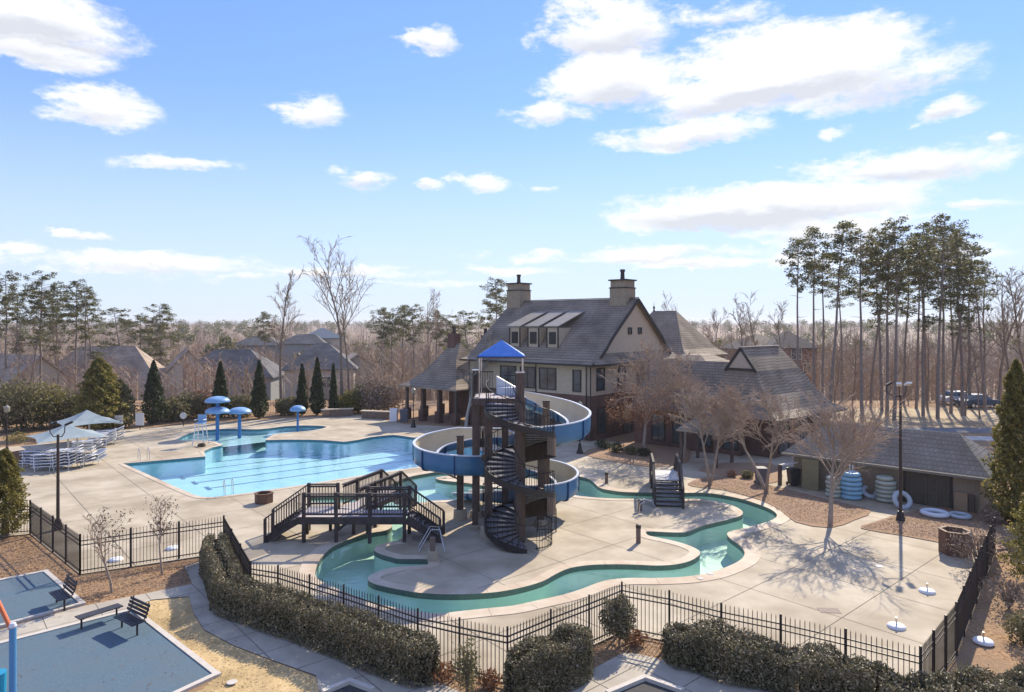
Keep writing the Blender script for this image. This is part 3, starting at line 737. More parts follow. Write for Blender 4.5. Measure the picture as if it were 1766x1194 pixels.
def ring(i, off):
    p = FP[i]; d = Vector((T_[i].x, T_[i].y, 0)).normalized(); lf = Vector((-d.y, d.x, 0)); s = tm[i]
    hl = .40 + .52 * max(0, -s); hr = .40 + .52 * max(0, s)      # turning right (negative) raises the left wall
    if i > nF - 12: f = (nF - 1 - i) / 12; hl = .25 + (hl - .25) * f; hr = .25 + (hr - .25) * f
    P = []
    for wx, wz in ((-1, 1), (-1.0, .6), (-.97, .33), (-.85, .16), (-.6, .06), (-.25, .01), (.25, .01), (.6, .06), (.85, .16), (.97, .33), (1.0, .6), (1, 1)):
        h = hl if wx < 0 else hr; r = .52 + off
        z = wz * .45 if wz < .4 else .15 + (wz - .33) / .67 * (h - .15)
        if abs(wx) >= .97: r = r + .06 * (h - .4)
        P.append(p + lf * (-wx * r) + Vector((0, 0, z - (off if wz < .9 else 0))))
    return P
def shell(off, i0, i1):
    V = []; Fc = []
    for i in range(i0, i1 + 1): V += ring(i, off)
    k = 12
    for i in range(i1 - i0):
        for j in range(k - 1): Fc.append((i * k + j, i * k + j + 1, (i + 1) * k + j + 1, (i + 1) * k + j))
    return V, Fc
flume = thing('water_slide', 'long blue open flume water slide with cream interior winding round the tower', 'water slide', (1.7, 34.2, .034))
step = 7
for i0 in range(0, nF - 1, step):
    i1 = min(i0 + step, nF - 1)
    V, Fc = shell(0, i0, i1); inn = MB().add(V, Fc).build('flume_bed', cream_i, flume, True)
    V, Fc = shell(.045, i0, i1); o = MB().add(V, Fc).build('flume_section', blue_o, flume, True)
    rm = MB()
    for e_ in (0, 11):
        for i in range(i0, i1):
            a_ = (ring(i, 0)[e_] + ring(i, .045)[e_]) / 2; b_ = (ring(i + 1, 0)[e_] + ring(i + 1, .045)[e_]) / 2
            rm.beam(a_ + Vector((0, 0, .015)), b_ + Vector((0, 0, .015)), .12, .05)
    rm.build('rim', rim_m, o)
    # bolted flange rib
    a_, b_ = ring(i0, .045), ring(i0, .10); fb = MB(); d = Vector((T_[i0].x, T_[i0].y, 0)).normalized() * .03
    for j in range(11): fb.add([a_[j] - d, a_[j + 1] - d, b_[j + 1] - d, b_[j] - d, a_[j] + d, a_[j + 1] + d, b_[j + 1] + d, b_[j] + d], [(0, 1, 2, 3), (7, 6, 5, 4), (3, 2, 6, 7), (1, 0, 4, 5)])
    fb.build('flange', mat('flange_blue', (.01, .05, .15), .4), o)
for (cx, cy), idxs in (((1.71, 34.2), (24, 38, 48)), ((-2.5, 33.0), (78, 92, 106)), ((1.71, 34.2), (146, 158, 166))):
    for i in idxs:
        p = FP[i]; MB().beam((cx, cy, p.z - .35), (p.x, p.y, p.z - .12), .1, .14).beam((cx, cy, p.z - .9), (p.x, p.y, p.z - .12), .07, .07).build('support_arm', timber, flume)
st_ = FP[0]; hoodm = MB()
for k in range(9):
    t = math.pi * k / 8
hood = MB().add([(-.75, 33.0, 5.95), (-.75, 33.0, 6.95), (-.1, 33.25, 6.55), (.5, 33.45, 6.2), (.5, 33.45, 5.85), (-.7, 33.08, 5.95), (-.7, 33.08, 6.95), (-.05, 33.33, 6.55), (.55, 33.53, 6.2), (.55, 33.53, 5.85)],
             [(0, 4, 3, 2, 1), (5, 6, 7, 8, 9), (1, 2, 7, 6), (2, 3, 8, 7), (3, 4, 9, 8), (0, 1, 6, 5)]).build('entry_shield', rim_m, flume)
MB().box(-.7, .3, 32.7, 33.35, TOP, TOP + .34).build('start_tub', rim_m, flume)
MB().box(.42, .56, 32.3, 33.3, TOP, TOP + .8).build('entry_wall', rim_m, flume)

# ------------------------------------------------------------------ bridges
def stairs(root, pc, d, wd, drop, run, n, rails=(True, True), rh=.98, tm_=tread_m):
    """pc = middle of the top edge; flight goes down along unit vector d"""
    d = Vector((*d, 0)).normalized(); sd = Vector((-d.y, d.x, 0)); pc = Vector(pc)
    rt = math.atan2(d.y, d.x); tme = MB().box(0, run / n + .03, -wd / 2, wd / 2, -.05, 0).mesh('tread', tm_)
    rme = MB().box(-.012, .012, -wd / 2, wd / 2, -drop / n + .03, -.05).mesh('riser', bridge_m)
    for i in range(1, n):
        p = pc + d * (run * (i - 1) / n) - Vector((0, 0, drop * i / n)); t = piece('tread', tme, root, p, rt)
        q = piece('riser', rme, t, p); q.location = (run / n, 0, 0)
    for s in (-1, 1):
        a_ = pc + sd * s * (wd / 2 + .03); b_ = a_ + d * run - Vector((0, 0, drop - .06))
        MB().beam(a_ - Vector((0, 0, .13)), b_ + Vector((0, 0, .04)), .06, .28).build('stringer', bridge_m, root)
        if rails[(s + 1) // 2]:
            MB().beam(a_ + Vector((0, 0, rh)), b_ + Vector((0, 0, rh)), .12, .05).build('handrail', bridge_m, root)
            MB().beam(a_ + Vector((0, 0, .12)), b_ + Vector((0, 0, .14)), .06, .05).build('lower_rail', bridge_m, root)
            bars(root, a_ + Vector((0, 0, rh)), b_ + Vector((0, 0, rh)), rh - .1, .125, bal_brown, .03)
            MB().box(b_.x - .05, b_.x + .05, b_.y - .05, b_.y + .05, .034, b_.z + rh - .02).build('newel_post', bridge_m, root)
def rail(root, a_, b_, z, rh=1.0, posts=True, sp=.125, capw=.13):
    a_, b_ = Vector((*a_, z)), Vector((*b_, z)); u = Vector((0, 0, 1))
    MB().beam(a_ + u * rh, b_ + u * rh, capw, .05).build('top_rail', bridge_m, root)
    MB().beam(a_ + u * (rh - .1), b_ + u * (rh - .1), .04, .08).build('upper_rail', bridge_m, root)
    MB().beam(a_ + u * .12, b_ + u * .12, .04, .08).build('lower_rail', bridge_m, root)
    bars(root, a_ + u * (rh - .1), b_ + u * (rh - .1), rh - .22, sp, bal_brown, .03)
def legs(root, pts, z, wd=.14):
    for x, y in pts: MB().box(x - wd / 2, x + wd / 2, y - wd / 2, y + wd / 2, .034 if not True else -.0, z).build('leg', bridge_m, root)
br = thing('footbridge', 'large dark brown timber footbridge with three flights of stairs beside blue pool', 'footbridge', (-7, 30.1, .034))
ZD = 1.13
for i in range(29):
    x = -9.25 + i * .1605; y1 = 31.25 if x < -8.0 else 30.7
    MB().box(x, x + .15, 29.5, y1, ZD - .04, ZD).build('deck_board', deckgrey, br)
MB().box(-9.27, -4.58, 29.42, 29.48, ZD - .3, ZD + .01).box(-9.27, -4.58, 30.72, 30.78, ZD - .3, ZD - .05).build('side_beam', bridge_m, br)
rail(br, (-9.0, 29.5), (-4.62, 29.5), ZD); rail(br, (-6.55, 30.72), (-4.6, 30.72), ZD); rail(br, (-9.3, 31.25), (-7.95, 31.3), ZD)
for x, y in ((-9.0, 29.5), (-7.6, 29.5), (-6.15, 29.5), (-4.65, 29.5), (-4.62, 30.72), (-6.5, 30.75), (-7.98, 31.28), (-9.3, 31.25)):
    MB().box(x - .07, x + .07, y - .07, y + .07, 0, ZD + 1.06).build('rail_post', bridge_m, br)
sdv = Vector((.35, .937)); sp0 = Vector((-7.3, 30.8)); sn = Vector((-sdv.y, sdv.x))
for i in range(22):
    p = sp0 + sdv * (.08 + i * .17); MB().obox(tuple(p), tuple(sdv), .078, .55, ZD - .04, ZD - .002).build('deck_board', deckgrey, br)
for s in (-1, 1):
    a_ = sp0 + sn * s * .56 + sdv * (.25 if s > 0 else -.1); b_ = sp0 + sn * s * .56 + sdv * 3.6
    rail(br, tuple(a_), tuple(b_), ZD)
    MB().beam((*a_, ZD - .15), (*b_, ZD - .15), .06, .24).build('side_beam', bridge_m, br)
    for f in (.35, .98):
        p = a_.lerp(b_, f); MB().box(p.x - .07, p.x + .07, p.y - .07, p.y + .07, 0, ZD + 1.04).build('rail_post', bridge_m, br)
pe = sp0 + sdv * 3.65; stairs(br, (pe.x, pe.y, ZD), tuple(sdv), 1.05, ZD - .034, 1.5, 7)
stairs(br, (-4.58, 30.1, ZD), (1, -.03), 1.15, ZD - .034, 1.5, 7)
stairs(br, (-9.27, 30.4, ZD), (-1, -.12), 1.45, ZD - .034, 1.5, 7)
legs(br, [(-7.1, 30.6), (-8.3, 31.2), (-9.2, 30.7)], ZD - .2, .12)
MB().beam((-7.6, 29.5, .55), (-7.1, 29.5, ZD - .2), .06, .08).beam((-7.6, 29.6, .5), (-6.9, 30.4, ZD - .2), .06, .08).build('brace', bridge_m, br)

sb = thing('small_footbridge', 'narrow dark footbridge with white deck and steps crossing the river behind', 'footbridge', (8.5, 35.5, .034))
s0 = Vector(G(1154, 877, .03)); dv = Vector((.16, 1)).normalized(); top = s0 + dv * 1.75; far = top + dv * 2.4
ZS = 1.1
for i in range(14):
    p = top + dv * (.09 + i * .172); MB().obox(tuple(p), tuple(dv), .08, .66, ZS - .04, ZS).build('deck_board', white_m if False else mat('pale_deck', (.5, .49, .48), .7, (.6, .59, .58), 4), sb)
nn = Vector((-dv.y, dv.x))
for s in (-1, 1):
    a_ = top + nn * s * .7; b_ = far + nn * s * .7; MB().beam((*a_, ZS - .15), (*b_, ZS - .15), .06, .26).build('side_beam', bridge_m, sb)
    MB().beam((*a_, ZS + .93), (*b_, ZS + .93), .11, .05).build('top_rail', bridge_m, sb); MB().beam((*a_, ZS + .12), (*b_, ZS + .12), .04, .07).build('lower_rail', bridge_m, sb)
    bars(sb, (*a_, ZS + .93), (*b_, ZS + .93), .83, .14, bal_brown, .028)
    for p in (a_, b_): MB().box(p.x - .06, p.x + .06, p.y - .06, p.y + .06, 0, ZS + .95).build('rail_post', bridge_m, sb)
stairs(sb, (top.x, top.y, ZS), tuple(-dv), 1.36, ZS - .034, 1.75, 7, rh=.93); stairs(sb, (far.x, far.y, ZS), tuple(dv), 1.36, ZS - .034, 1.6, 7, rh=.93)

# ------------------------------------------------------------------ black picket fences
pick_m = MB().box(-.5, .5, -.5, .5, 0, 1).add([(-.5, -.5, 1), (.5, -.5, 1), (.5, .5, 1), (-.5, .5, 1), (0, 0, 1.05)], [(0, 1, 4), (1, 2, 4), (2, 3, 4), (3, 0, 4)]).mesh('picket', iron)
def fence(pts, label, hgt=1.5, post_every=1.9, sp=.115, group='black iron pool fences', first_post=True, wide=.018):
    c = pts[len(pts) // 2]; root = thing('iron_fence', label, 'fence', (c[0], c[1], 0), group)
    tot = sum((Vector(b) - Vector(a)).length for a, b in zip(pts, pts[1:])); sp = max(sp, tot / 295)
    for q, (a_, b_) in enumerate(zip(pts, pts[1:])):
        a_, b_ = Vector(a_), Vector(b_); Ln = (b_ - a_).length; n = max(1, round(Ln / post_every)); ang = math.atan2((b_ - a_).y, (b_ - a_).x)
        for z in (.16, hgt - .22, hgt - .38):
            MB().beam((*a_, z), (*b_, z), .03, .035).build('rail', iron, root)
        for k in range(n + 1):
            if k == 0 and (q > 0 or not first_post): continue
            p = a_.lerp(b_, k / n); MB().box(p.x - .027, p.x + .027, p.y - .027, p.y + .027, 0, hgt + .05).build('post', iron, root)
        m = int(Ln / sp)
        for k in range(1, m):
            p = a_.lerp(b_, k / m); piece('picket', pick_m, root, (p.x, p.y, .06), ang, (wide, wide, hgt - .09))
    return root
fence([G(-60, 930), G(52, 922)], 'black iron fence at far left behind the yellow green evergreen')
fence([G(52, 922), G(138, 992)], 'black iron fence angled past the foot of the left lamp post')
fence([G(138, 992), (-11.93, 28.25)], 'black iron fence behind the two small bare saplings')
fence([(-11.93, 28.25), (-8.75, 22.85), (-7.7, 22.45), (-5.13, 20.8), (-3.9, 19.95), (-2.63, 19.05), (-1.42, 18.45)], 'black iron fence running along the back of the long clipped hedge')
fence([(-1.42, 18.45), (-.12, 17.9)], 'short black iron fence section beside the sprouting shrub', post_every=1.5, first_post=False)
fence([(-.12, 17.9), (1.08, 19.0), (2.26, 20.0), (3.38, 21.0)], 'black iron fence behind the middle bush, rising to the round shrub', first_post=False, post_every=1.6)
fence([(3.38, 21.0), (4.69, 20.35), (5.96, 19.44), (7.35, 18.67), (8.7, 17.8), (10.07, 16.82)], 'black iron fence above the wide hedge at lower right', first_post=False, post_every=1.7)
fence([(10.07, 16.82), (12.7, 19.5), (19.8, 28.0)], 'black iron fence down the right edge of the concrete deck', first_post=False, post_every=1.5)
b0, b1, b2, b3 = G(-40, 752), G(150, 737), G(330, 722), G(640, 706)
fence([b0, b1, b2, b3], 'distant black fence along the back of the pool deck under the cypresses', sp=.25, wide=.02)

# ------------------------------------------------------------------ light poles, lamps
def pole_light(x, y, h, label, arms, loc_group='floodlight poles'):
    r = thing('light_pole', label, 'light pole', (x, y, 0), loc_group)
    MB().lathe((x, y, 0), [(.0, .5), (.12, .5), (.2, .1), (.2, 0)], 14).build('base', iron, r)
    MB().tube((x, y, .4), (x, y, h - .45), .075, .055, 10).build('pole', mat('bronze_pole', (.05, .035, .03), .5), r)
    for (dx, dy, dz, flat) in arms:
        a_ = MB().path([(x, y, h - .55), (x + dx * .55, y + dy * .55, h - .55), (x + dx * .95, y + dy * .95, h - .35), (x + dx, y + dy, h - .05)], .022, 6).build('arm', iron, r)
        e_ = Vector((dx, dy, 0)).normalized() if (dx or dy) else Vector((1, 0, 0))
        MB().beam((x + dx, y + dy, h - .02), (x + dx * 1.05 + flat[0], y + dy * 1.05 + flat[1], h + flat[2]), .22, .09).build('lamp_head', white_m if flat[3] else iron, a_)
    return r
px_, py_ = G(1553, 900)
pole_light(px_, py_, 6.55, 'tall dark floodlight pole standing on the mulch before the storage shed', [(-.62, .1, 0, (.25, -.05, .12, 0)), (-.12, -.1, 0, (-.18, -.3, .12, 1)), (.42, .25, 0, (-.05, -.35, .12, 1))])
MB_ = None
px_, py_ = G(100, 915)
pole_light(px_, py_, 4.85, 'dark lamp post with two angled floodlights beside the left fence corner', [(-.38, .0, 0, (.25, .15, .12, 0)), (.32, .0, 0, (.25, .15, .12, 0))])
for px2, py2, h, lb in ((12, 790, 3.2, 'thin dark lamp post at far left beside the grey shade canopies'), (713, 738, 3.1, 'lamp post with dark cone base before the stone pavilion'), (1000, 783, 3.3, 'lamp post with dark cone base on the deck right of the slide')):
    x, y = G(px2, py2); r = thing('lamp_post', lb, 'lamp post', (x, y, 0), 'garden lamp posts')
    MB().lathe((x, y, .03), [(.0, .75), (.1, .72), (.13, .4), (.25, .1), (.27, 0)], 14).build('base', iron, r)
    MB().tube((x, y, .6), (x, y, h), .045, .035, 8).build('pole', iron, r)
    MB().lathe((x, y, h), [(.05, 0), (.16, .08), (.19, .38), (.06, .5), (0, .56)], 10).build('lantern', mat('lantern_glass', (.3, .28, .22), .3), r)
# bollards / shower posts
bm_ = mat('bollard_brown', (.15, .10, .085), .7, (.2, .15, .12), 5)
for px2, py2, h, lb in ((1046, 835, .72, 'short brown post standing on the deck beyond the river'), (1101, 938, .85, 'thick brown post casting shadow on the curved island deck'), (1104, 882, .62, 'brown post beside handrail near small bridge')):
    x, y = G(px2, py2); r = thing('bollard', lb, 'post', (x, y, .034), 'brown timber posts')
    MB().tube((x, y, .034), (x, y, h * .8), .1, .1, 14).build('shaft', bm_, r); MB().lathe((x, y, h * .8), [(.1, 0), (.115, 0), (.115, h * .17), (.0, h * .2)], 14).build('cap', trim_m, r)
# handrails at water entries
def handrail(pts, name, label, group='pool handrails', r=.022):
    c = pts[0][0]; o = thing(name, label, 'handrail', (c[0], c[1], .03), group)
    for P in pts: MB().path([Vector(p) for p in P], r, 7).build('rail', steel, o)
def hoop(p, q, h=.85): return [(*p, .03), (*p, h * .8), (p[0] * .8 + q[0] * .2, p[1] * .8 + q[1] * .2, h), (p[0] * .3 + q[0] * .7, p[1] * .3 + q[1] * .7, h * .85), (*q, -.5)]
a1, a2 = G(388, 856), G(402, 853); n_ = Vector((-.35, .55))
handrail([hoop(a1, (a1[0] + n_.x, a1[1] + n_.y)), hoop(a2, (a2[0] + n_.x, a2[1] + n_.y))], 'pool_ladder', 'steel ladder rails on the near edge of the main pool')
a1, a2 = G(238, 795), G(254, 793); handrail([hoop(a1, (a1[0] + .4, a1[1] - .4)), hoop(a2, (a2[0] + .4, a2[1] - .4))], 'pool_ladder', 'steel ladder rails on the far left edge of the pool')
r0 = [G(720, 950), G(742, 938), G(757, 940), G(765, 950)]
handrail([[(*r0[0], .1), (*r0[1], .75), (*r0[2], .78), (*r0[3], .1)], [(r0[0][0] + .1, r0[0][1] - .45, .1), (r0[1][0] + .1, r0[1][1] - .45, .75), (r0[2][0] + .1, r0[2][1] - .45, .78), (r0[3][0] + .1, r0[3][1] - .45, .1)]], 'entry_handrail', 'pale handrails at the river steps beside the big footbridge')
x, y = G(746, 968); pd = thing('shower_post', 'pale stone pedestal standing between the handrails by the footbridge', 'pedestal', (x, y, .034))
MB().tube((x, y, .03), (x, y, .42), .2, .2, 16).build('base', concrete, pd); MB().box(x - .1, x + .1, y - .08, y + .08, .42, .95).build('shaft', bm_, pd)
x, y = G(1110, 886); handrail([[(x - .35, y, .05), (x - .3, y, .55), (x, y, .72), (x + .4, y + .1, .6), (x + .75, y - .5, .05)], [(x - .3, y - .35, .05), (x - .25, y - .35, .55), (x, y - .3, .68)]], 'entry_handrail', 'curved steel handrail at the island steps below small bridge')
def steps_mark(pts, root_label): pass

# ------------------------------------------------------------------ mushrooms
def mushroom(px, py, caps, r, pr, label):
    x, y = G(px, py, -.3); o = thing('water_mushroom', label, 'water fountain', (x, y, -.45), 'blue mushroom fountains')
    MB().tube((x, y, -.45), (x, y, caps[-1] - .0), pr, pr, 16).build('stem', blue_p, o)
    for z in caps:
        MB().lathe((x, y, z), [(0, -.05), (r * .6, -.08), (r * .97, -.03), (r, .02), (r * .93, .16), (r * .75, .3), (r * .5, .4), (r * .2, .45), (0, .46)], 32).build('cap', blue_cap, o, True)
mushroom(375, 757, [1.95, 2.86], 1.02, .15, 'double tier blue mushroom fountain, two caps stacked on one stem')
mushroom(413, 753, [1.78], 1.0, .15, 'blue mushroom fountain with one wide cap beside the double one')
mushroom(513.5, 742, [1.52], .73, .1, 'small thin stemmed blue mushroom fountain alone in the far basin')

# ------------------------------------------------------------------ planters
plant_wood = mat('planter_wood', (.13, .07, .045), .7, (.17, .095, .065), 1.2, 4, .2, 30)
def planter(px, py, r, h, n, label, fill, rz=.2):
    x, y = G(px, py); o = thing('planter_box', label, 'planter', (x, y, .034), 'wooden planter boxes'); t0 = rz
    for k in range(n):
        a_ = Vector((x + r * math.cos(t0 + 2 * math.pi * k / n), y + r * math.sin(t0 + 2 * math.pi * k / n))); b_ = Vector((x + r * math.cos(t0 + 2 * math.pi * (k + 1) / n), y + r * math.sin(t0 + 2 * math.pi * (k + 1) / n)))
        m_ = 5
        for j in range(m_):
            p, q = a_.lerp(b_, (j + .015) / m_), a_.lerp(b_, (j + .985) / m_)
            MB().beam((*((p + q) / 2), .04), (*((p + q) / 2), h), (q - p).length, .05).build('stave', plant_wood, o) if False else MB().obox(tuple((p + q) / 2), tuple((q - p).normalized()), (q - p).length / 2, .025, .04, h).build('stave', plant_wood, o)
        MB().beam((*a_, h + .03), (*b_, h + .03), .12, .05).build('cap_board', plant_wood, o)
    MB().lathe((x, y, 0), [(0, h - .12), (r * .9, h - .16)], n).build('soil', fill, o)
    return o
pp = planter(1647, 956, .56, .95, 6, 'hexagonal brown wooden planter beside the right deck fence', white_m, .5)
planter(455, 868, .45, .5, 6, 'small brown wooden planter between the pool and big footbridge', mulch, .1)
planter(42, 800, .7, .8, 4, 'square reddish brown planter at far left beside stacked loungers', mulch, .3)
# umbrella bases
for px2, py2, lb in ((1599, 1023, 'white round umbrella base nearest the right deck fence'), (1546, 1084, 'white round umbrella base closest to the lower right hedge'), (200, 968, 'white umbrella base behind the left bare sapling'), (298, 948, 'white umbrella base behind the right bare sapling'), (1696, 1110, 'white umbrella base lying outside the right fence')):
    x, y = G(px2, py2); o = thing('umbrella_base', lb, 'umbrella base', (x, y, .034), 'white umbrella bases')
    MB().lathe((x, y, .034), [(0, .1), (.14, .1), (.24, .08), (.27, .04), (.27, 0)], 28).build('disc', white_m, o, True)
    MB().tube((x, y, .12), (x, y, .34), .028, .028, 10).build('socket', steel, o)
x, y = G(1430, 1055); single('drain_cover', MB().obox((x, y), (.99, -.1), .33, .2, .036, .042), mat('drain_rust', (.20, .16, .13), .8, (.28, .22, .18), 8), 'flat brown drain cover set in the deck', 'drain cover', (x, y, .036))
x, y = G(1516, 978); single('deck_lid', MB().obox((x, y), (.99, .1), .12, .08, .036, .044), white_m, 'small white lid set in the deck beside the floodlight pole', 'lid', (x, y, .036))
for px2, py2, lb in ((885 + 340, 992, 'white skimmer lid on the coping at the river bend'), (1208, 1000, 'pale skimmer lid on the outer coping below river bend'), (400, 1180, 'square utility cover in the dry grass')):
    x, y = G(px2, py2); single('access_lid', MB().lathe((x, y, .05), [(0, .015), (.13, .015), (.14, 0)], 20), border_m, lb, 'lid', (x, y, .05))

# ------------------------------------------------------------------ shade canopies, loungers
shade_m = mat('shade_cloth', (.24, .30, .32), .85, (.29, .35, .37), 1.5)
def shade(cx, cy, hd, ztop, zc, posts, label):
    o = thing('shade_canopy', label, 'shade canopy', (cx, cy, 0), 'grey fabric shade canopies')
    P = [(cx, cy, ztop)]; n = 8; Vv = []; Fc = []
    cor = [(cx - hd, cy), (cx, cy - hd), (cx + hd, cy), (cx, cy + hd)]
    for k in range(4):
        a_, b_ = Vector((*cor[k], zc)), Vector((*cor[(k + 1) % 4], zc)); o_ = len(Vv); rows = 6
        for i in range(rows + 1):
            for j in range(n + 1):
                e_ = a_.lerp(b_, j / n); sag = .16 * math.sin(math.pi * j / n) * (i / rows); p = Vector(P[0]).lerp(e_, i / rows)
                inw = (Vector((cx, cy, p.z)) - p) * .10 * math.sin(math.pi * j / n) * (i / rows)
                Vv.append(p + inw + Vector((0, 0, sag * .6 - .12 * math.sin(math.pi * i / rows))))
        for i in range(rows):
            for j in range(n): q = o_ + i * (n + 1) + j; Fc.append((q, q + n + 1, q + n + 2, q + 1))
    MB().add(Vv, Fc).build('fabric', shade_m, o, True)
    for x, y in posts: MB().tube((x, y, .03), (x, y, ztop - .3 - .25 * math.hypot(x - cx, y - cy)), .06, .06, 10).build('post', white_m, o)
x, y = GP(115, 46.8); shade(x, y, 2.9, Z(731, 46.8), Z(753, 46.8), [(x - .1, y + .3), (x + .6, y + .2)], 'near grey shade canopy covering stacked loungers at left')
x, y = GP(150, 54.5); shade(x, y, 2.9, Z(707, 54.5), Z(729, 54.5), [(x + .3, y - .2)], 'far grey shade canopy behind the first near the trees')
sling = mat('lounger_sling', (.25, .30, .38), .7, (.34, .39, .46), 4)
fr_ = white_m
def lounger_meshes():
    f = MB()
    for s in (-.3, .3): f.beam((-.95, s, .3), (.35, s, .3), .05, .04).beam((.35, s, .3), (.95, s, .55), .05, .04)
    for x in (-.85, -.2, .35): f.beam((x, -.3, .3), (x, .3, .3), .04, .03)
    f.beam((.95, -.3, .55), (.95, .3, .55), .04, .03)
    lg = MB().tube((0, 0, 0), (0, 0, .3), .022, .022, 6)
    sl_ = MB().add([(-.92, -.27, .31), (.35, -.27, .31), (.93, -.27, .56), (-.92, .27, .31), (.35, .27, .31), (.93, .27, .56)], [(0, 1, 4, 3), (1, 2, 5, 4)])
    return f.mesh('frame', fr_), lg.mesh('leg', fr_), sl_.mesh('sling', sling)
lf_, ll_, ls_ = lounger_meshes()
def place_lounger(x, y, z, rz, label, group):
    o = thing('pool_lounger', label, 'lounger', (x, y, .034 + z), group); o.rotation_euler = (0, 0, rz)
    for nm, me, lx, ly in (('frame', lf_, 0, 0), ('sling', ls_, 0, 0), ('leg', ll_, -.75, -.3), ('leg', ll_, -.75, .3), ('leg', ll_, .3, -.3), ('leg', ll_, .3, .3)):
        c = bpy.data.objects.new(nm, me); C.objects.link(c); c.parent = o; c.location = (lx, ly, 0)
stacks = [(66, 806, .2, 5, 'stack beside the square planter'), (84, 812, .3, 5, 'second stack from the planter'), (112, 810, .25, 6, 'stack right behind the left lamp post'), (135, 806, .2, 5, 'stack under the near canopy right edge'),
          (157, 803, 1.2, 3, 'leaning stack closest to the pool'), (175, 772, .5, 5, 'stack under the far canopy right side'), (190, 766, .5, 5, 'rightmost far stack below the canopies'), (150, 782, .4, 4, 'stack between the two canopy posts')]
oc = ['lowest', 'second lowest', 'third', 'fourth', 'fifth', 'topmost']
for px2, py2, rz, n, lb in stacks:
    x, y = G(px2, py2)
    for k in range(n):
        nm = 'topmost' if k == n - 1 else oc[k]
        place_lounger(x + random.uniform(-.05, .05), y + random.uniform(-.05, .05), k * .19, rz + random.uniform(-.08, .08), f'{nm} grey lounger in the {lb}', 'stacked pool loungers')

# lifeguard chair
x, y = G(346, 768); lg = thing('lifeguard_chair', 'tall white lifeguard chair with blue seat beside the wading pool', 'lifeguard chair', (x, y, .034))
for sx in (-1, 1):
    for sy in (-1, 1): MB().beam((x + sx * .45, y + sy * .45, .03), (x + sx * .25, y + sy * .25, 1.7), .06, .06).build('leg', white_m, lg)
for z in (.45, .85, 1.25): MB().beam((x - .42 + z * .1, y - .42 + z * .1, z), (x + .42 - z * .1, y - .42 + z * .1, z), .05, .05).build('rung', white_m, lg)
MB().box(x - .32, x + .32, y - .3, y + .3, 1.7, 1.76).build('seat', blue_cap, lg); MB().box(x - .32, x + .32, y + .26, y + .3, 1.76, 2.35).build('backrest', blue_cap, lg)
for s in (-1, 1): MB().box(x + s * .33 - .03, x + s * .33 + .03, y - .3, y + .3, 1.98, 2.02).build('armrest', white_m, lg)
x2, y2 = G(344, 770); mb = MB()
single('coiled_hose', MB().torus((x2 + .3, y2 - .3, .12), .25, .06, 16, 8).torus((x2 + .3, y2 - .3, .22), .2, .06, 16, 8), mat('dark_hose', (.05, .045, .03), .7), 'dark coiled hose heap at the foot of lifeguard chair', 'hose', (x2, y2, .034))
# signs on the back fence
for px2, py2, wd, hg, lb, rd in ((205, 724, .75, .75, 'left white sign board on the dark back fence', 0), (241, 723, .75, 1.1, 'taller white sign board on the dark back fence', 0), (316, 717, .6, .6, 'round pale sign left of the lifeguard chair', 1)):
    d = 1177 * 8.7 / (py2 + 4 - HY); x, y = GP(px2, d); o = thing('fence_sign', lb, 'sign', (x, y, 0), 'signs along the back fence')
    MB().box(x - .03, x + .03, y + .02, y + .08, 0, 1.6).build('post', iron, o); zc = Z(py2, d)
    if rd: MB().tube((x, y - .03, zc), (x, y, zc), wd / 2, wd / 2, 20).build('board', mat('sign_face', (.6, .6, .58), .5), o)
    else: MB().box(x - wd / 2, x + wd / 2, y - .03, y, zc - hg / 2, zc + hg / 2).build('board', mat('sign_face', (.6, .6, .58), .5), o)

# ------------------------------------------------------------------ playground
bench_m = mat('bench_slats', (.035, .035, .042), .5, (.055, .055, .062), 5)
def bench(px0, py0, px1, py1, label, back=True, z0=.042):
    a_, b_ = Vector(G(px0, py0)), Vector(G(px1, py1)); c = (a_ + b_) / 2; d = (b_ - a_).normalized(); n = Vector((-d.y, d.x))
    if n.dot(Vector((1, .4))) < 0: n = -n          # towards the backrest
    o = thing('park_bench', label, 'bench', (c.x, c.y, z0), 'dark playground benches'); L_ = (b_ - a_).length / 2
    for k in range(5):
        p = c + n * (k * .085 - .17); MB().obox(tuple(p), tuple(d), L_, .036, .40 + .004 * k, .43 + .004 * k).build('seat_slat', bench_m, o)
    if back:
        for k in range(4): p = c + n * (.22 + k * .035); z = .5 + k * .1; MB().obox(tuple(p), tuple(d), L_, .012, z, z + .085).build('back_slat', bench_m, o)
    for s in (-1, 1):
        p = c + d * s * (L_ - .12)
        MB().tube((*p, 0), (*p, .4), .03, .03, 8).build('leg', iron, o)
        pts = [Vector((*(p - n * .2), .4)), Vector((*(p + n * .18), .4))] + ([Vector((*(p + n * .3), .6)), Vector((*(p + n * .36), .92))] if back else [])
        MB().path(pts, .022, 6).build('side_frame', iron, o)
bench(207, 1083, 240, 1100, 'dark backed bench at the right corner of blue play surface')
bench(96, 1040, 113, 1056, 'dark backed bench beside the farther blue play surface')
bench(133, 1090, 208, 1066, 'dark backless bench along the pale strip', back=False)
ps = thing('play_frame', 'blue play structure post with orange sloping bar at far left edge', 'play structure', (*G(22, 1150), .04))
x, y = G(22, 1260)
ph = Z(1082, y); MB().tube((x, y, .04), (x, y, ph), .075, .075, 14).build('post', mat('frame_blue', (.08, .26, .50), .4), ps)
MB().lathe((x, y, ph), [(.075, 0), (.085, .03), (.06, .1), (0, .12)], 12).build('post_cap', rim_m, ps)
MB().tube((x, y, ph - .12), (x - 1.2, y + .8, ph + .8), .05, .05, 10).build('sloping_bar', mat('bar_orange', (.55, .14, .05), .5), ps)
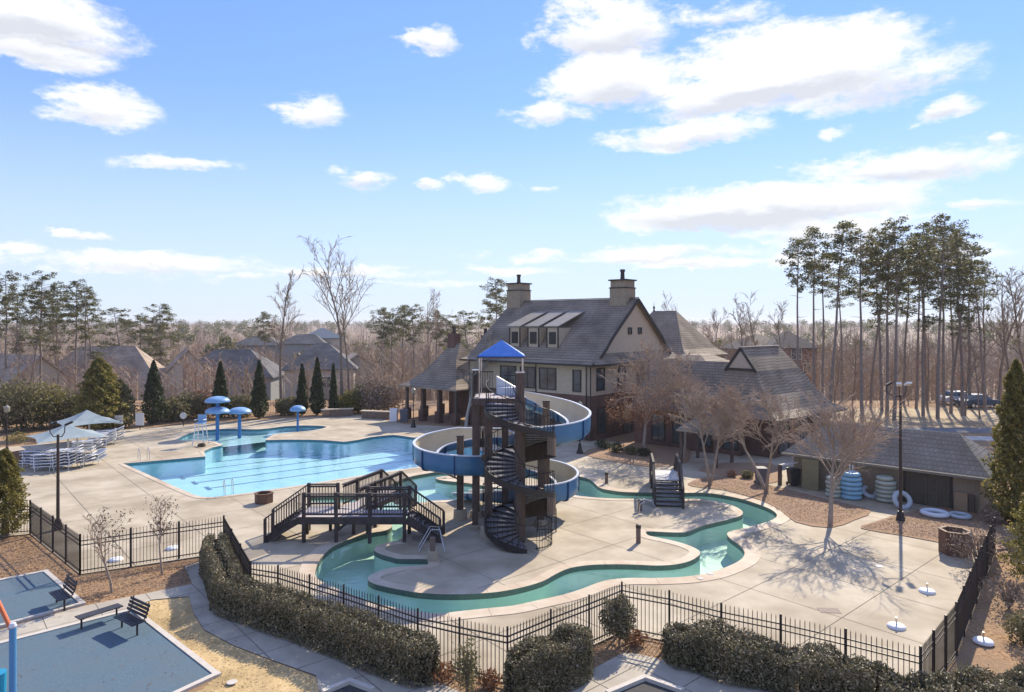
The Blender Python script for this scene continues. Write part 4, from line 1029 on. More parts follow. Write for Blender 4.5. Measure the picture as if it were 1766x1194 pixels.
MB().tube((x - .45, y + .1, .04), (x - .45, y + .1, 1.3), .16, .2, 14).build('teal_panel', mat('play_teal', (.02, .25, .42), .4), ps)

# ------------------------------------------------------------------ float tubes at the shed
ring_w = mat('tube_white', (.62, .66, .72), .45); ring_b = mat('tube_blue', (.22, .42, .56), .45, (.28, .48, .6), 2); ring_c = mat('tube_cream', (.40, .42, .34), .5, (.46, .48, .4), 2); ring_g = mat('tube_grey', (.42, .47, .5), .5)
def tube(x, y, z, Rr, r, m, label, group, axm=None, fl=.85):
    single('float_tube', MB().torus((x, y, z), Rr, r, 28, 10, axm, fl), m, label, 'float tube', (x, y, z - r), group, True)
for px2, py2, n, Rr, r, m, nm, grp in ((1438, 858, 5, .3, .13, ring_c, 'cream tube stack behind the bare trunk', 'cream float tubes behind trunk'), (1468, 861, 6, .42, .14, ring_b, 'blue tube stack beside shed wall', 'stacked blue float tubes'), (1527, 866, 6, .38, .13, ring_c, 'cream tube stack nearest the shed door', 'stacked cream float tubes')):
    x, y = G(px2, py2)
    for k in range(n):
        s = 1 if k < n - 1 else .8
        tube(x + random.uniform(-.03, .03), y + random.uniform(-.03, .03), .16 + k * r * 1.72, Rr * s, r, m, f"{'topmost' if k == n - 1 else oc[k]} tube of the {nm}", grp)
x, y = G(1468, 861)
o = thing('hose_rack', 'pale twin hooks rising above the blue tube stack', 'rack', (x, y, 1.4))
for s in (-.08, .08): MB().tube((x + s, y, 1.35), (x + s, y, 1.85), .03, .03, 8).build('hook', ring_w, o)
x, y = G(1500, 858); tube(x, y, .3, .33, .13, ring_w, 'pale tube leaning between the blue and cream stacks', 'loose float tubes', Matrix.Rotation(R(35), 3, 'X'))
x, y = G(1562, 852); tube(x, y + .3, .75, .38, .14, ring_g, 'grey tube standing upright against the shed wall', 'loose float tubes', Matrix.Rotation(R(80), 3, 'X'))
x, y = G(1556, 878); tube(x, y, .45, .38, .13, ring_g, 'pale patterned tube standing before the upright grey tube', 'loose float tubes', Matrix.Rotation(R(62), 3, 'X'))
x, y = G(1612, 892); tube(x, y, .2, .5, .14, ring_w, 'bright white tube lying on the mulch by shed door', 'loose float tubes')
x, y = G(1655, 895); tube(x, y, .17, .4, .11, ring_g, 'small grey tube lying right of the white tube', 'loose float tubes')
# ------------------------------------------------------------------ buildings
def sweep(o, prof, s0, s1, along, across, close=True):
    """closed profile [(u, z)] swept from s0 to s1 along a unit direction"""
    P = []
    for s in (s0, s1):
        for u, z in prof: P.append((o[0] + along[0] * s + across[0] * u, o[1] + along[1] * s + across[1] * u, z))
    n = len(prof)
    return MB().add(P, [tuple(range(n)), tuple(range(2 * n - 1, n - 1, -1))] + [(i, n + i, n + (i + 1) % n, (i + 1) % n) for i in range(n)])
def slab(top, th=.16): return top + [(u, z - th) for u, z in top[::-1]]
def rings(o, e, rs, under=.12):
    n = (-e[1], e[0]); mb = MB(); P = []
    rs = [(*rs[0][:4], rs[0][4] - under)] + list(rs)
    for x0, x1, y0, y1, z in rs:
        for a_, b_ in ((x0, y0), (x1, y0), (x1, y1), (x0, y1)): P.append((o[0] + a_ * e[0] + b_ * n[0], o[1] + a_ * e[1] + b_ * n[1], z))
    f = [(3, 2, 1, 0)]
    for k in range(len(rs) - 1):
        for i in range(4): f.append((k * 4 + i, k * 4 + (i + 1) % 4, k * 4 + 4 + (i + 1) % 4, k * 4 + 4 + i))
    q = (len(rs) - 1) * 4; f.append((q, q + 1, q + 2, q + 3))
    return mb.add(P, f)
def window(root, p, e, n, wd, z0, z1, nx=2, nz=2, dark=True, name='window'):
    """p centre on the wall face, e along the wall, n outward"""
    fm = trim_m if dark else mat('pale_frame', (.5, .48, .44), .6)
    P = Vector(p); e = Vector(e); n = Vector(n); c = P + n * .02
    f = MB().obox(tuple(c + e * (wd / 2)), tuple(e), .05, .05, z0, z1).obox(tuple(c - e * (wd / 2)), tuple(e), .05, .05, z0, z1)
    f.obox(tuple(c), tuple(e), wd / 2 - .05, .05, z0, z0 + .08).obox(tuple(c), tuple(e), wd / 2 - .05, .05, z1 - .08, z1)
    o = f.build(name, fm, root)
    pn = MB().obox(tuple(P + n * .01), tuple(e), wd / 2 - .045, .012, z0 + .07, z1 - .07).build('pane', glass_m, o)
    for k in range(1, nx):
        MB().obox(tuple(c - e * wd / 2 + e * wd * k / nx), tuple(e), .022, .03, z0 + .08, z1 - .08).build('mullion', fm, o)
    for k in range(1, nz):
        z = z0 + (z1 - z0) * k / nz; MB().obox(tuple(c), tuple(e), wd / 2 - .05, .024, z - .02, z + .02).build('glazing_bar', fm, o)
    return o
O = (6.4, 54.8); e1 = Vector((-.76, .65)).normalized(); e2 = Vector((.65, .76)).normalized(); LF, LG = 13.8, 13.5
def W(s, u): return (O[0] + e1.x * s + e2.x * u, O[1] + e1.y * s + e2.y * u)
club = thing('clubhouse', 'large two storey clubhouse, brick below and stucco above, steep dark shingle roof', 'clubhouse', (*W(6.9, 6.7), 0))
MB().obox(W(LF / 2, LG / 2), tuple(e1), LF / 2, LG / 2, 0, 3.7).build('brick_wall', brick, club)
MB().obox(W(LF / 2, LG / 2), tuple(e1), LF / 2 - .06, LG / 2 - .06, 3.7, 6.5).build('stucco_wall', stucco, club)
MB().obox(W(LF / 2, LG / 2), tuple(e1), LF / 2 + .03, LG / 2 + .03, 3.66, 3.8).build('belt_course', stucco, club)
top = [(-.75, 6.22), (0, 6.42), (.8, 6.85), (1.6, 7.5), (2.6, 8.45), (6.75, 11.7), (10.9, 8.45), (11.9, 7.5), (12.7, 6.85), (13.5, 6.42), (14.25, 6.22)]
roof = sweep(O, slab(top), -.35, LF + .35, e1, e2).build('roof', shing, club, recalc=True)
gp = [(u, z - .2) for u, z in top[3:-3]]; gp = [(gp[0][0], 7.0)] + gp + [(gp[-1][0], 7.0)]
sweep(O, gp, .02, .16, e1, e2).build('gable_wall', stucco, club, recalc=True)
sweep(O, gp, LF - .16, LF - .02, e1, e2).build('gable_wall', stucco, club, recalc=True)
# skirt roof below the gable and rake boards
sk = MB(); a_, b_ = W(-.75, -.75), W(-.75, 14.25); c_, d_ = W(0, .6), W(0, 12.9)
sk.add([(*a_, 6.22), (*b_, 6.22), (*d_, 7.02), (*c_, 7.02), (*a_, 6.1), (*b_, 6.1), (*d_, 6.4), (*c_, 6.4)], [(0, 1, 2, 3), (4, 7, 6, 5), (0, 4, 5, 1), (1, 5, 6, 2), (3, 7, 4, 0)])
sk.build('skirt_roof', shing, club)
for seq in (top[2:6], top[5:9]):
    for p, q in zip(seq, seq[1:]): MB().beam((*W(-.38, p[0]), p[1] - .1), (*W(-.38, q[0]), q[1] - .1), .08, .26).build('rake_board', trim_m, roof)
for s0_, s1_, u in ((-.75, LF + .35, -.78),): MB().beam((*W(s0_, u), 6.14), (*W(s1_, u), 6.14), .12, .16).build('gutter', trim_m, roof)
MB().beam((*W(-.78, -.78), 6.14), (*W(-.78, 14.25), 6.14), .12, .14).build('gutter', trim_m, roof)
MB().beam((*W(-.35, 6.75), 11.76), (*W(LF + .35, 6.75), 11.76), .25, .08).build('ridge_cap', shing, roof)
chim_m = mat('chimney_stucco', (.27, .215, .15), .9, (.33, .27, .195), 4, 6)
def chimney(root, p, hw, z0, z1, pot, m=chim_m):
    c = MB().obox(p, tuple(e1), hw, hw, z0, z1 - .75).build('chimney', m, root)
    MB().obox(p, tuple(e1), hw + .06, hw + .06, z1 - .75, z1 - .66).build('string_course', trim_m, c)
    MB().obox(p, tuple(e1), hw - .05, hw - .05, z1 - .66, z1 - .08).build('stack', m, c)
    MB().obox(p, tuple(e1), hw + .1, hw + .1, z1 - .08, z1 + .04).build('cap', trim_m, c)
    MB().tube((*p, z1 + .04), (*p, z1 + pot * .8), .2, .17, 12).tube((*p, z1 + pot * .8), (*p, z1 + pot), .24, .22, 12).build('chimney_pot', mat('flue', (.05, .035, .03), .6), c)
chimney(club, W(1.25, 6.75), .82, 10.2, 13.35, .95); chimney(club, W(13.3, 6.75), .85, 10.0, 13.5, .9)
dv_front = (-e2.x, -e2.y)
for s in (5.07, 7.2, 9.35):
    o = MB().obox(W(s, 3.4), tuple(e1), .62, 1.9, 7.2, 9.12).build('dormer', stucco, roof)
    rf = sweep(W(s, 0), [(1.25, 9.2), (1.25, 9.28), (5.2, 10.62), (5.2, 10.5)], -.8, .8, e1, e2).build('dormer_roof', metalroof, o, recalc=True); rf.location = (0, 0, 0)
    # third level belongs to the roof: keep it a sub part of the roof
    rf.parent = roof
    w_ = MB().obox(W(s, 1.47), tuple(e1), .36, .03, 7.7, 8.75).build('dormer_window', trim_m, roof)
    for q in (-1, 1): MB().obox(W(s + q * .6, 1.48), tuple(e1), .05, .04, 7.2, 9.12).build('corner_board', trim_m, roof)
def s_of(px): r = (px - 883) / F; return (O[0] - O[1] * r) / (.76 + .65 * r)
nf = tuple(-e2); ng = tuple(-e1)
for pxa, pxb, z0, z1, nx in ((863, 889, 3.9, 5.75, 2), (897, 922, 3.9, 5.75, 2), (930, 958, 3.9, 5.75, 2), (988, 1001, 3.9, 5.7, 1), (866, 884, .3, 2.9, 2), (905, 930, .3, 2.9, 2), (945, 968, .3, 2.9, 2), (990, 1003, .4, 2.6, 1)):
    sa, sb_ = s_of(pxa), s_of(pxb); window(club, W((sa + sb_) / 2, .06 if z0 > 3 else 0), tuple(e1), nf, abs(sa - sb_), z0, z1, nx, 3)
for u, wd, z0, z1 in ((1.35, 1.1, 4.0, 5.85), (4.6, 1.1, 4.0, 5.85), (7.8, 1.1, 4.0, 5.85), (11.0, 1.1, 4.0, 5.85), (1.4, 1.1, .5, 2.6), (5.5, 1.4, .2, 2.7), (9.5, 1.4, .2, 2.7)):
    window(club, W(.06 if z0 > 3 else 0, u), tuple(e2), ng, wd, z0, z1, 1, 2)
for u in (5.9, 7.6): window(club, W(.02, u), tuple(e2), ng, .55, 8.55, 9.15, 1, 1)
for s, u in ((s_of(925), -.08), (s_of(1012), -.08), (.05, -.1), (13.6, -.08)):
    p = W(s, u); MB().tube((*p, .05), (*p, 6.1), .05, .05, 8).build('downpipe', trim_m, club)
# rear wing, peaked roof with finial
rw = thing('rear_wing', 'tall hipped clubhouse wing with roof finial rising behind the main gable', 'building wing', (17, 76, 0))
MB().obox((17, 76), tuple(e1), 4.6, 4.4, 0, 6.2).build('wall', stucco, rw)
rr = rings((17, 76), tuple(e1), [(-5.2, 5.2, -5, 5, 6.1), (-4.2, 4.2, -4, 4, 6.8), (-1.4, 1.4, -.04, .04, 10.9)]).build('roof', shing, rw)
MB().lathe((16.0, 76.9, 10.8), [(.16, 0), (.06, .3), (.14, .45), (.03, .7), (0, 1.2)], 10).build('finial', trim_m, rr)
p = W(-1.8, 15.2)
an = thing('annex', 'low annex with pale shallow hip roof between gable and gatehouse', 'building wing', (*p, 0))
MB().obox(p, tuple(e1), 2.0, 2.4, 0, 5.7).build('wall', stucco, an)
rings(p, tuple(e1), [(-2.8, 2.8, -3.2, 3.2, 5.6), (-1, 1, -1.2, 1.2, 6.55)]).build('roof', shing, an)
# gatehouse with gablet roof
g0 = (17.0, 50.3); gd = Vector((.766, .643)).normalized(); gn = Vector((-gd.y, gd.x)); ge = tuple(gd)
def Wg(a_, w_): return (g0[0] + gd.x * a_ + gn.x * w_, g0[1] + gd.y * a_ + gn.y * w_)
gh = thing('gatehouse', 'gatehouse with steep flared roof and small front gable, right of clubhouse', 'gatehouse', (*Wg(3.4, 0), 0))
MB().obox(Wg(3.4, 0), ge, 4.0, 2.75, 0, 3.05).build('wall', brick, gh)
gr = rings(g0, ge, [(-1.9, 8.85, -3.7, 3.7, 2.9), (-1.2, 8.0, -2.95, 2.95, 3.3), (-.6, 7.2, -2.1, 2.1, 4.35), (-.2, 6.15, -1.2, 1.2, 6.04)]).build('roof', shing, gh)
P = []
for a_ in (-.25, 5.16):
    for w_, z in ((-1.22, 6.02), (0, 7.72), (1.22, 6.02)): P.append((*Wg(a_, w_), z))
P += [(*Wg(6.12, -1.1), 6.15), (*Wg(6.12, 1.1), 6.15)]
MB().add(P, [(0, 3, 4, 1), (1, 4, 5, 2), (3, 6, 4), (6, 7, 4), (7, 5, 4), (0, 1, 2)]).build('upper_roof', shing, gh, recalc=True)
P = [(*Wg(a_, w_), z) for a_ in (-.29, -.1) for w_, z in ((-.98, 6.2), (.98, 6.2), (0, 7.5))]
MB().add(P, [(0, 1, 2), (5, 4, 3), (0, 2, 5, 3), (1, 4, 5, 2), (0, 3, 4, 1)]).build('gable_wall', stucco, gh, recalc=True)
for s in (-1, 1): MB().beam((*Wg(-.32, s * 1.26), 5.98), (*Wg(-.32, 0), 7.68), .1, .18).build('rake_board', trim_m, gh)
MB().beam((*Wg(-.32, -1.2), 6.14), (*Wg(-.32, 1.2), 6.14), .1, .14).build('gable_sill', trim_m, gh)
MB().beam((*Wg(-.3, 0), 7.76), (*Wg(5.16, 0), 7.76), .22, .07).build('ridge_cap', mat('ridge_pale', (.3, .28, .26), .7), gh)
MB().beam((*Wg(-1.9, -3.72), 2.82), (*Wg(8.85, -3.62), 2.82), .1, .16).build('gutter', trim_m, gh)
for a_, wd in ((.8, 1.4), (3.2, 1.8), (5.8, 1.6)): window(gh, Wg(a_, -2.75), ge, tuple(-gn), wd, .3, 2.6, 2, 2)
co_ = (16.0, 48.5)
def Wc(s_, u_): return (co_[0] + e1.x * s_ + e2.x * u_, co_[1] + e1.y * s_ + e2.y * u_)
cw = thing('connecting_wing', 'long low wing with dark shingle roof linking clubhouse and gatehouse', 'building wing', (*Wc(4, 3), 0))
MB().obox(Wc(4.2, 3.2), tuple(e1), 4.3, 2.9, 0, 3.05).build('wall', brick, cw)
sweep(co_, slab([(-.6, 2.9), (.2, 3.25), (.9, 3.95), (3.2, 6.55), (5.5, 3.95), (6.3, 3.2)]), -.4, 8.6, e1, e2).build('roof', shing, cw, recalc=True)
for s in (.6, 2.6, 4.6, 6.4): window(cw, Wc(s, .3), tuple(e1), nf, 1.1, .4, 2.5, 2, 2)
pp_ = (13.2, 46.3); po = thing('porch', 'small hip roofed porch on dark posts behind the pale trunked trees', 'porch', (*pp_, 0))
rings(pp_, tuple(e1), [(-1.5, 1.5, -1.5, 1.5, 2.35), (-.75, .75, -.75, .75, 2.95), (-.5, .5, -.04, .04, 3.5)]).build('roof', shing, po)
for s in (-1.25, 1.25):
    for u in (-1.25, 1.25):
        p = (pp_[0] + e1.x * s + e2.x * u, pp_[1] + e1.y * s + e2.y * u); MB().obox(p, tuple(e1), .09, .09, 0, 2.3).build('post', timber, po)
# left pavilion
pv = (-5.6, 68.5); pav = thing('pavilion', 'open timber and brick pavilion with bell shaped roof left of clubhouse', 'pavilion', (*pv, 0))
prf = rings(pv, tuple(e1), [(-4.1, 4.1, -4.1, 4.1, 3.35), (-3.3, 3.3, -3.3, 3.3, 3.75), (-2.4, 2.4, -2.4, 2.4, 4.6), (-1.4, 1.4, -1.4, 1.4, 5.95), (-.6, .6, -.05, .05, 7.5)]).build('roof', shing, pav)
for i in range(4):
    for j in range(4):
        if i in (0, 3) or j in (0, 3):
            s, u = -3.45 + i * 2.3, -3.45 + j * 2.3; p = (pv[0] + e1.x * s + e2.x * u, pv[1] + e1.y * s + e2.y * u)
            q = MB().obox(p, tuple(e1), .3, .3, 0, 1.1).build('brick_pier', brick, pav); MB().obox(p, tuple(e1), .13, .13, 1.1, 3.35).build('timber_post', timber, pav)
MB().obox((pv[0] + e2.x * 2.4 + e1.x * 1.5, pv[1] + e2.y * 2.4 + e1.y * 1.5), tuple(e1), 1.4, .6, 0, 3.3).build('fireplace', brick, pav)
for p, h in (((pv[0] + e1.x * .3, pv[1] + e1.y * .3), 9.1), ((pv[0] + 2.9, pv[1] + 1.2), 8.9)):
    c = MB().obox(p, tuple(e1), .45 if h > 9 else .35, .45 if h > 9 else .3, 4.5, h - .6).build('chimney', brick, pav); MB().tube((*p, h - .6), (*p, h + .1), .2, .18, 10).build('chimney_pot', mat('flue', (.05, .035, .03), .6), c)
# storage shed
sh0 = Vector((23.3, 34.0)); se = Vector((-.74, .672)).normalized(); sn_ = Vector((.672, .74)).normalized()
def Ws(s, u): p = sh0 + se * s + sn_ * u; return (p.x, p.y)
shed = thing('storage_shed', 'low tan storage shed with dark hip roof and double doors', 'shed', (*Ws(4.5, 2.3), 0))
tan_m = mat('tan_siding', (.25, .20, .145), .85, (.30, .245, .18), 3, 5, .15, 60, stretch=(9, 9, .4)); olive_m = mat('olive_panel', (.20, .18, .10), .8, (.24, .22, .13), 4)
MB().obox(Ws(4.55, 2.3), tuple(se), 4.55, 2.3, 0, 1.95).build('wall', tan_m, shed)
sr = rings(Ws(0, 2.3), tuple(-se), [(-9.6, .55, -2.85, 2.85, 1.92), (-7.8, -1.2, -.04, .04, 3.6)]).build('roof', shing_g, shed)
MB().beam((*Ws(-.6, -.57), 1.86), (*Ws(9.6, -.57), 1.86), .07, .13).beam((*Ws(-.57, -.57), 1.86), (*Ws(-.57, 5.17), 1.86), .07, .13).build('fascia', mat('fascia_tan', (.22, .20, .16), .7), sr)
for s in (1.75, 2.75):
    dd = MB().obox(Ws(s, -.02), tuple(se), .49, .03, .03, 1.82).build('door', mat('brown_door', (.075, .062, .045), .75, (.10, .085, .065), 4), shed)
    for k in range(6): MB().obox(Ws(s - .41 + k * .163, -.055), tuple(se), .07, .008, .05, 1.8).build('plank', mat('brown_door', (0, 0, 0)), dd)
for s in (1.2, 3.32): MB().obox(Ws(s, -.03), tuple(se), .05, .04, 0, 1.85).build('door_post', trim_m, shed)
single('board', MB().obox(Ws(.75, -.25), tuple(se), .28, .03, .03, 1.0), mat('plywood', (.30, .20, .12), .8, (.34, .24, .15), 5), 'tan plywood board leaning beside the shed doors', 'board', (*Ws(.75, -.25), .03))
single('board', MB().obox(Ws(.3, -.22), tuple(se), .12, .04, .03, .95), mat('dark_board', (.10, .07, .05), .8), 'narrow dark board leaning right of the tan plywood', 'board', (*Ws(.3, -.22), .03))
x, y = G(1398, 846); ob = single('partition_panel', MB().obox((x, y), tuple(se), .45, .08, 0, 1.75), olive_m, 'upright olive panel at the left end of the shed', 'panel', (x, y, 0))
x, y = G(1345, 838); gt2 = thing('service_gate', 'dark posts with pale sloping rail left of the olive panel', 'gate', (x, y, 0))
MB().obox((x, y), tuple(se), .09, .09, 0, 1.25).build('post', timber, gt2); MB().obox((x + 1.1, y + .1), tuple(se), .07, .07, 0, 1.25).build('post', timber, gt2); MB().beam((x - .05, y, 1.2), (x + 1.25, y + .1, 1.38), .12, .08).build('rail', white_m, gt2)
for i, (px2, py2, m, lb) in enumerate(((1312, 836, mat('grey_bin', (.12, .12, .14), .6), 'grey wheeled bin beside the pale trunk'), (1368, 838, mat('black_bin', (.03, .035, .04), .5), 'dark bin standing left of the olive panel'))):
    x, y = G(px2, py2); b = thing('wheeled_bin', lb, 'bin', (x, y, 0), 'wheeled bins')
    MB().add([(x - .22, y - .25, .1), (x + .22, y - .25, .1), (x + .22, y + .25, .1), (x - .22, y + .25, .1), (x - .28, y - .32, .95), (x + .28, y - .32, .95), (x + .28, y + .32, .95), (x - .28, y + .32, .95)], [(0, 3, 2, 1), (0, 1, 5, 4), (1, 2, 6, 5), (2, 3, 7, 6), (3, 0, 4, 7), (4, 5, 6, 7)]).build('body', m, b)
    MB().box(x - .3, x + .3, y - .35, y + .33, .96, 1.02).build('lid', m, b)
    for s in (-1, 1): MB().tube((x + s * .2, y + .3, .1), (x + s * .27, y + .3, .1), .1, .1, 12).build('wheel', iron, b)
for px2, py2, lb in ((679, 727, 'pale towel cabinet standing at the left edge of the pavilion'), (697, 728, 'dark grey bin next to the pale cabinet by pavilion')):
    x, y = G(px2, py2); b = thing('cabinet', lb, 'cabinet', (x, y, .034), 'cabinets by the pavilion'); m = white_m if px2 < 690 else mat('slate', (.10, .11, .13), .6)
    MB().box(x - .35, x + .35, y - .3, y + .3, .03, 1.15).build('body', m, b); MB().box(x - .38, x + .38, y - .33, y + .33, 1.16, 1.22).build('lid', m, b)
    MB().box(x - .28, x + .28, y - .31, y - .303, .3, .9).build('door', m, b)
# low stone walls behind the pool
wallstone = mat('stone_wall', (.14, .10, .08), .9, (.24, .18, .14), 5, 6, .5, 20)
for (a_, b_, lb) in ((G(555, 720), G(608, 718), 'low stone seat wall under the cypresses, left one'), (G(625, 722), G(672, 724), 'low stone seat wall next to the pavilion cabinet')):
    a_, b_ = Vector(a_), Vector(b_); d = (b_ - a_); c = (a_ + b_) / 2; o = thing('stone_wall', lb, 'stone wall', (c.x, c.y, 0), 'low stone walls')
    n = 14
    for k in range(n):
        for r_ in range(3):
            q = a_ + d * ((k + .5 + (.25 if r_ % 2 else 0)) / n); MB().obox(tuple(q), tuple(d.normalized()), d.length / n / 2 - .015, .2 + random.uniform(0, .03), .02 + r_ * .24, .25 + r_ * .24).build('stone', wallstone, o)
    MB().obox(tuple(c), tuple(d.normalized()), d.length / 2 + .1, .27, .745, .83).build('coping', coping_m, o)

def house(px, d, hx, hy, zb, ze, zr, ang, wallm, roofm, label, gable=False, wins=()):
    x, y = GP(px, d); e = Vector((math.cos(ang), math.sin(ang))); n = Vector((-e.y, e.x)); g = ter(x, y) - 1
    h = thing('house', label, 'house', (x, y, g), 'houses beyond the pool fence')
    MB().obox((x, y), tuple(e), hx, hy, g, ze).build('wall', wallm, h)
    if gable:
        sweep((x, y), slab([(-hy - .5, ze - .25), (0, zr), (hy + .5, ze - .25)], .2), -hx - .4, hx + .4, e, n).build('roof', roofm, h, recalc=True)
        for s in (-1, 1):
            P = [(*(Vector((x, y)) + e * s * hx + n * t), z) for t, z in ((-hy, ze), (hy, ze), (0, zr - .25))]; P += [(*(Vector((x, y)) + e * s * (hx - .2) + n * t), z) for t, z in ((-hy, ze), (hy, ze), (0, zr - .25))]
            MB().add(P, [(0, 1, 2), (5, 4, 3), (0, 3, 4, 1), (1, 4, 5, 2), (2, 5, 3, 0)]).build('gable_wall', wallm, h, recalc=True)
    else:
        k = max(.05, hx - hy * .9); rings((x, y), tuple(e), [(-hx - .5, hx + .5, -hy - .5, hy + .5, ze - .1), (-k, k, -.05, .05, zr)]).build('roof', roofm, h)
    for s, side, wd, z0, z1 in wins:
        if side == 'f': window(h, tuple(Vector((x, y)) + e * s - n * hy), tuple(e), tuple(-n), wd, z0, z1, 2, 2, False)
        else: window(h, tuple(Vector((x, y)) + e * hx + n * s), tuple(n), tuple(e), wd, z0, z1, 2, 2, False)
    return h
cream_w = mat('cream_siding', (.42, .37, .30), .85, (.47, .42, .34), 3); grey_w = mat('grey_siding', (.22, .23, .23), .85, (.26, .27, .27), 3); redbrick = mat('far_brick', (.20, .11, .08), .9, (.25, .15, .11), 3)
house(186, 102, 10.6, 7.6, -3, -1.8, 6.1, R(12), cream_w, shing_b, 'house with broad brown hipped roof behind the yellow green conifer', wins=((-4, 'f', 1.2, -4, -2.5),))
house(12, 96, 9, 7, -3, -1.0, 5.2, R(-30), cream_w, shing_b, 'brown roofed house at far left edge', True)
house(322, 104, 4.2, 3.4, -3, 1.6, 5.7, R(-62), cream_w, shing_b, 'small cream gable end house left of the reddish bare tree', True)
house(402, 108, 7.2, 5.0, -3, 1.4, 5.4, R(4), grey_w, shing_g, 'grey house with long grey roof behind two dark cypresses', False, ((-2, 'f', 1.3, -1.2, .6), (.5, 'f', 1.3, -1.2, .6), (3.5, 'f', 1.2, -1.2, .6)))
house(556, 98, 4.6, 4.2, -3, 3.3, 6.7, R(10), cream_w, shing_g, 'cream house with dark hip roof behind slim cypresses', False, ((-2, 'f', 1.1, .6, 2.2), (1, 'f', 1.1, .6, 2.2), (-1, 'r', 1.2, .6, 2.2)))
house(612, 103, 3.0, 3.6, -3, 2.6, 5.0, R(-70), cream_w, shing_b, 'pale gable wing right of the tall forked tree', True)
house(528, 185, 6, 4, -6, 4.2, 6.6, R(0), grey_w, shing_g, 'distant grey roofed house between the two tall bare trees')
house(556, 190, 5, 5, -6, 5.6, 8.2, R(20), cream_w, mat('slate_blue', (.10, .13, .17), .6), 'distant house with bluish roof beyond grey one')
house(448, 190, 6, 4, -6, 3.6, 6.0, R(8), grey_w, shing_g, 'distant pale roof left of the slender bare tree')
house(1306, 120, 4.6, 4.6, -3, 5.2, 7.6, R(10), redbrick, mat('dark_roof', (.06, .05, .055), .8), 'brick house with low dark roof behind gatehouse ridge')
house(1357, 116, 3.6, 4.2, -3, 5.6, 8.3, R(-6), redbrick, mat('dark_roof', (.06, .05, .055), .8), 'brick house with peaked dark roof beside the first tall pine', False, ((.3, 'f', 1.6, 3.6, 5.4), (-2, 'f', 1.0, 1.4, 3.0), (2, 'f', 1.2, 1.2, 3.0)))

def car(px, py, ang, col, label, truck=False):
    x, y = G(px, py); o = thing('parked_car', label, 'car', (x, y, .02), 'cars parked beyond the pines'); m = mat('paint_' + label[:4].strip(), col, .3)
    e = Vector((math.cos(ang), math.sin(ang))); n = Vector((-e.y, e.x))
    def T(a_, b_, z): p = Vector((x, y)) + e * a_ + n * b_; return (p.x, p.y, z)
    prof = [(-2.2, .35), (-2.25, .8), (-1.9, .95), (-1.2, 1.0), (1.0, .98), (1.9, .9), (2.25, .7), (2.25, .35)]
    P = [T(a_, s * .88, z) for s in (-1, 1) for a_, z in prof]; n8 = 8
    MB().add(P, [tuple(range(n8)), tuple(range(15, 7, -1))] + [(i, i + 8, (i + 1) % 8 + 8, (i + 1) % 8) for i in range(8)]).build('body', m, o, recalc=True)
    c0, c1, c2, c3 = ((-1.0, -.5, .6, 1.1) if truck else (-1.7, -1.2, .4, 1.05))
    P = [T(a_, s * (.8 if z < 1.2 else .68), z) for s in (-1, 1) for a_, z in ((c0, .98), (c1, 1.45), (c2, 1.47), (c3, .97))]
    cb = MB().add(P, [(0, 1, 2, 3), (7, 6, 5, 4), (0, 4, 5, 1), (1, 5, 6, 2), (2, 6, 7, 3)]).build('cabin', glass_m, o, recalc=True)
    P = [T(a_, s * .7, z) for s in (-1, 1) for a_, z in ((c1, 1.46), (c2, 1.48))] + [T(a_, s * .7, z) for s in (-1, 1) for a_, z in ((c1, 1.5), (c2, 1.52))]
    MB().add(P, [(0, 1, 3, 2), (4, 6, 7, 5), (0, 4, 5, 1), (2, 3, 7, 6), (0, 2, 6, 4), (1, 5, 7, 3)]).build('roof', m, cb)
    for a_ in (-1.4, 1.4):
        for s in (-1, 1):
            wh = MB().tube(T(a_, s * .72, .33), T(a_, s * .92, .33), .33, .33, 16).build('wheel', iron, o); MB().tube(T(a_, s * .9, .33), T(a_, s * .93, .33), .18, .18, 10).build('rim', steel, wh)
car(1688, 703, .1, (.03, .06, .10), 'dark blue car parked beyond the pine trunks'); car(1655, 697, .05, (.6, .6, .6), 'white car parked behind the dark blue one')
# ------------------------------------------------------------------ plants
def leaves(cent, size, flat=0.0, jit=.4, rnd=None):
    """one small pointed quad per centre, random facing"""
    g = rnd or rng; n = len(cent); c = np.asarray(cent, dtype=np.float32)
    a = g.normal(size=(n, 3)); a /= np.linalg.norm(a, axis=1)[:, None]
    b = g.normal(size=(n, 3)); b -= (b * a).sum(1)[:, None] * a; b /= np.linalg.norm(b, axis=1)[:, None]
    if flat: a[:, 2] *= (1 - flat); b[:, 2] *= (1 - flat)
    s = (size * (1 + jit * g.uniform(-1, 1, n)))[:, None]
    V = np.stack([c - a * s, c - b * s * .5, c + a * s, c + b * s * .5], 1).reshape(-1, 3)
    return V, np.arange(4 * n).reshape(n, 4)
def leaf_obj(name, cent, size, m, parent=None, flat=0.0, g=None):
    V, Fc = leaves(cent, size, flat, rnd=g); me = mesh_np(name, V, [Fc]); me.materials.append(m)
    o = bpy.data.objects.new(name, me); C.objects.link(o)
    if parent: o.parent = parent
    return o
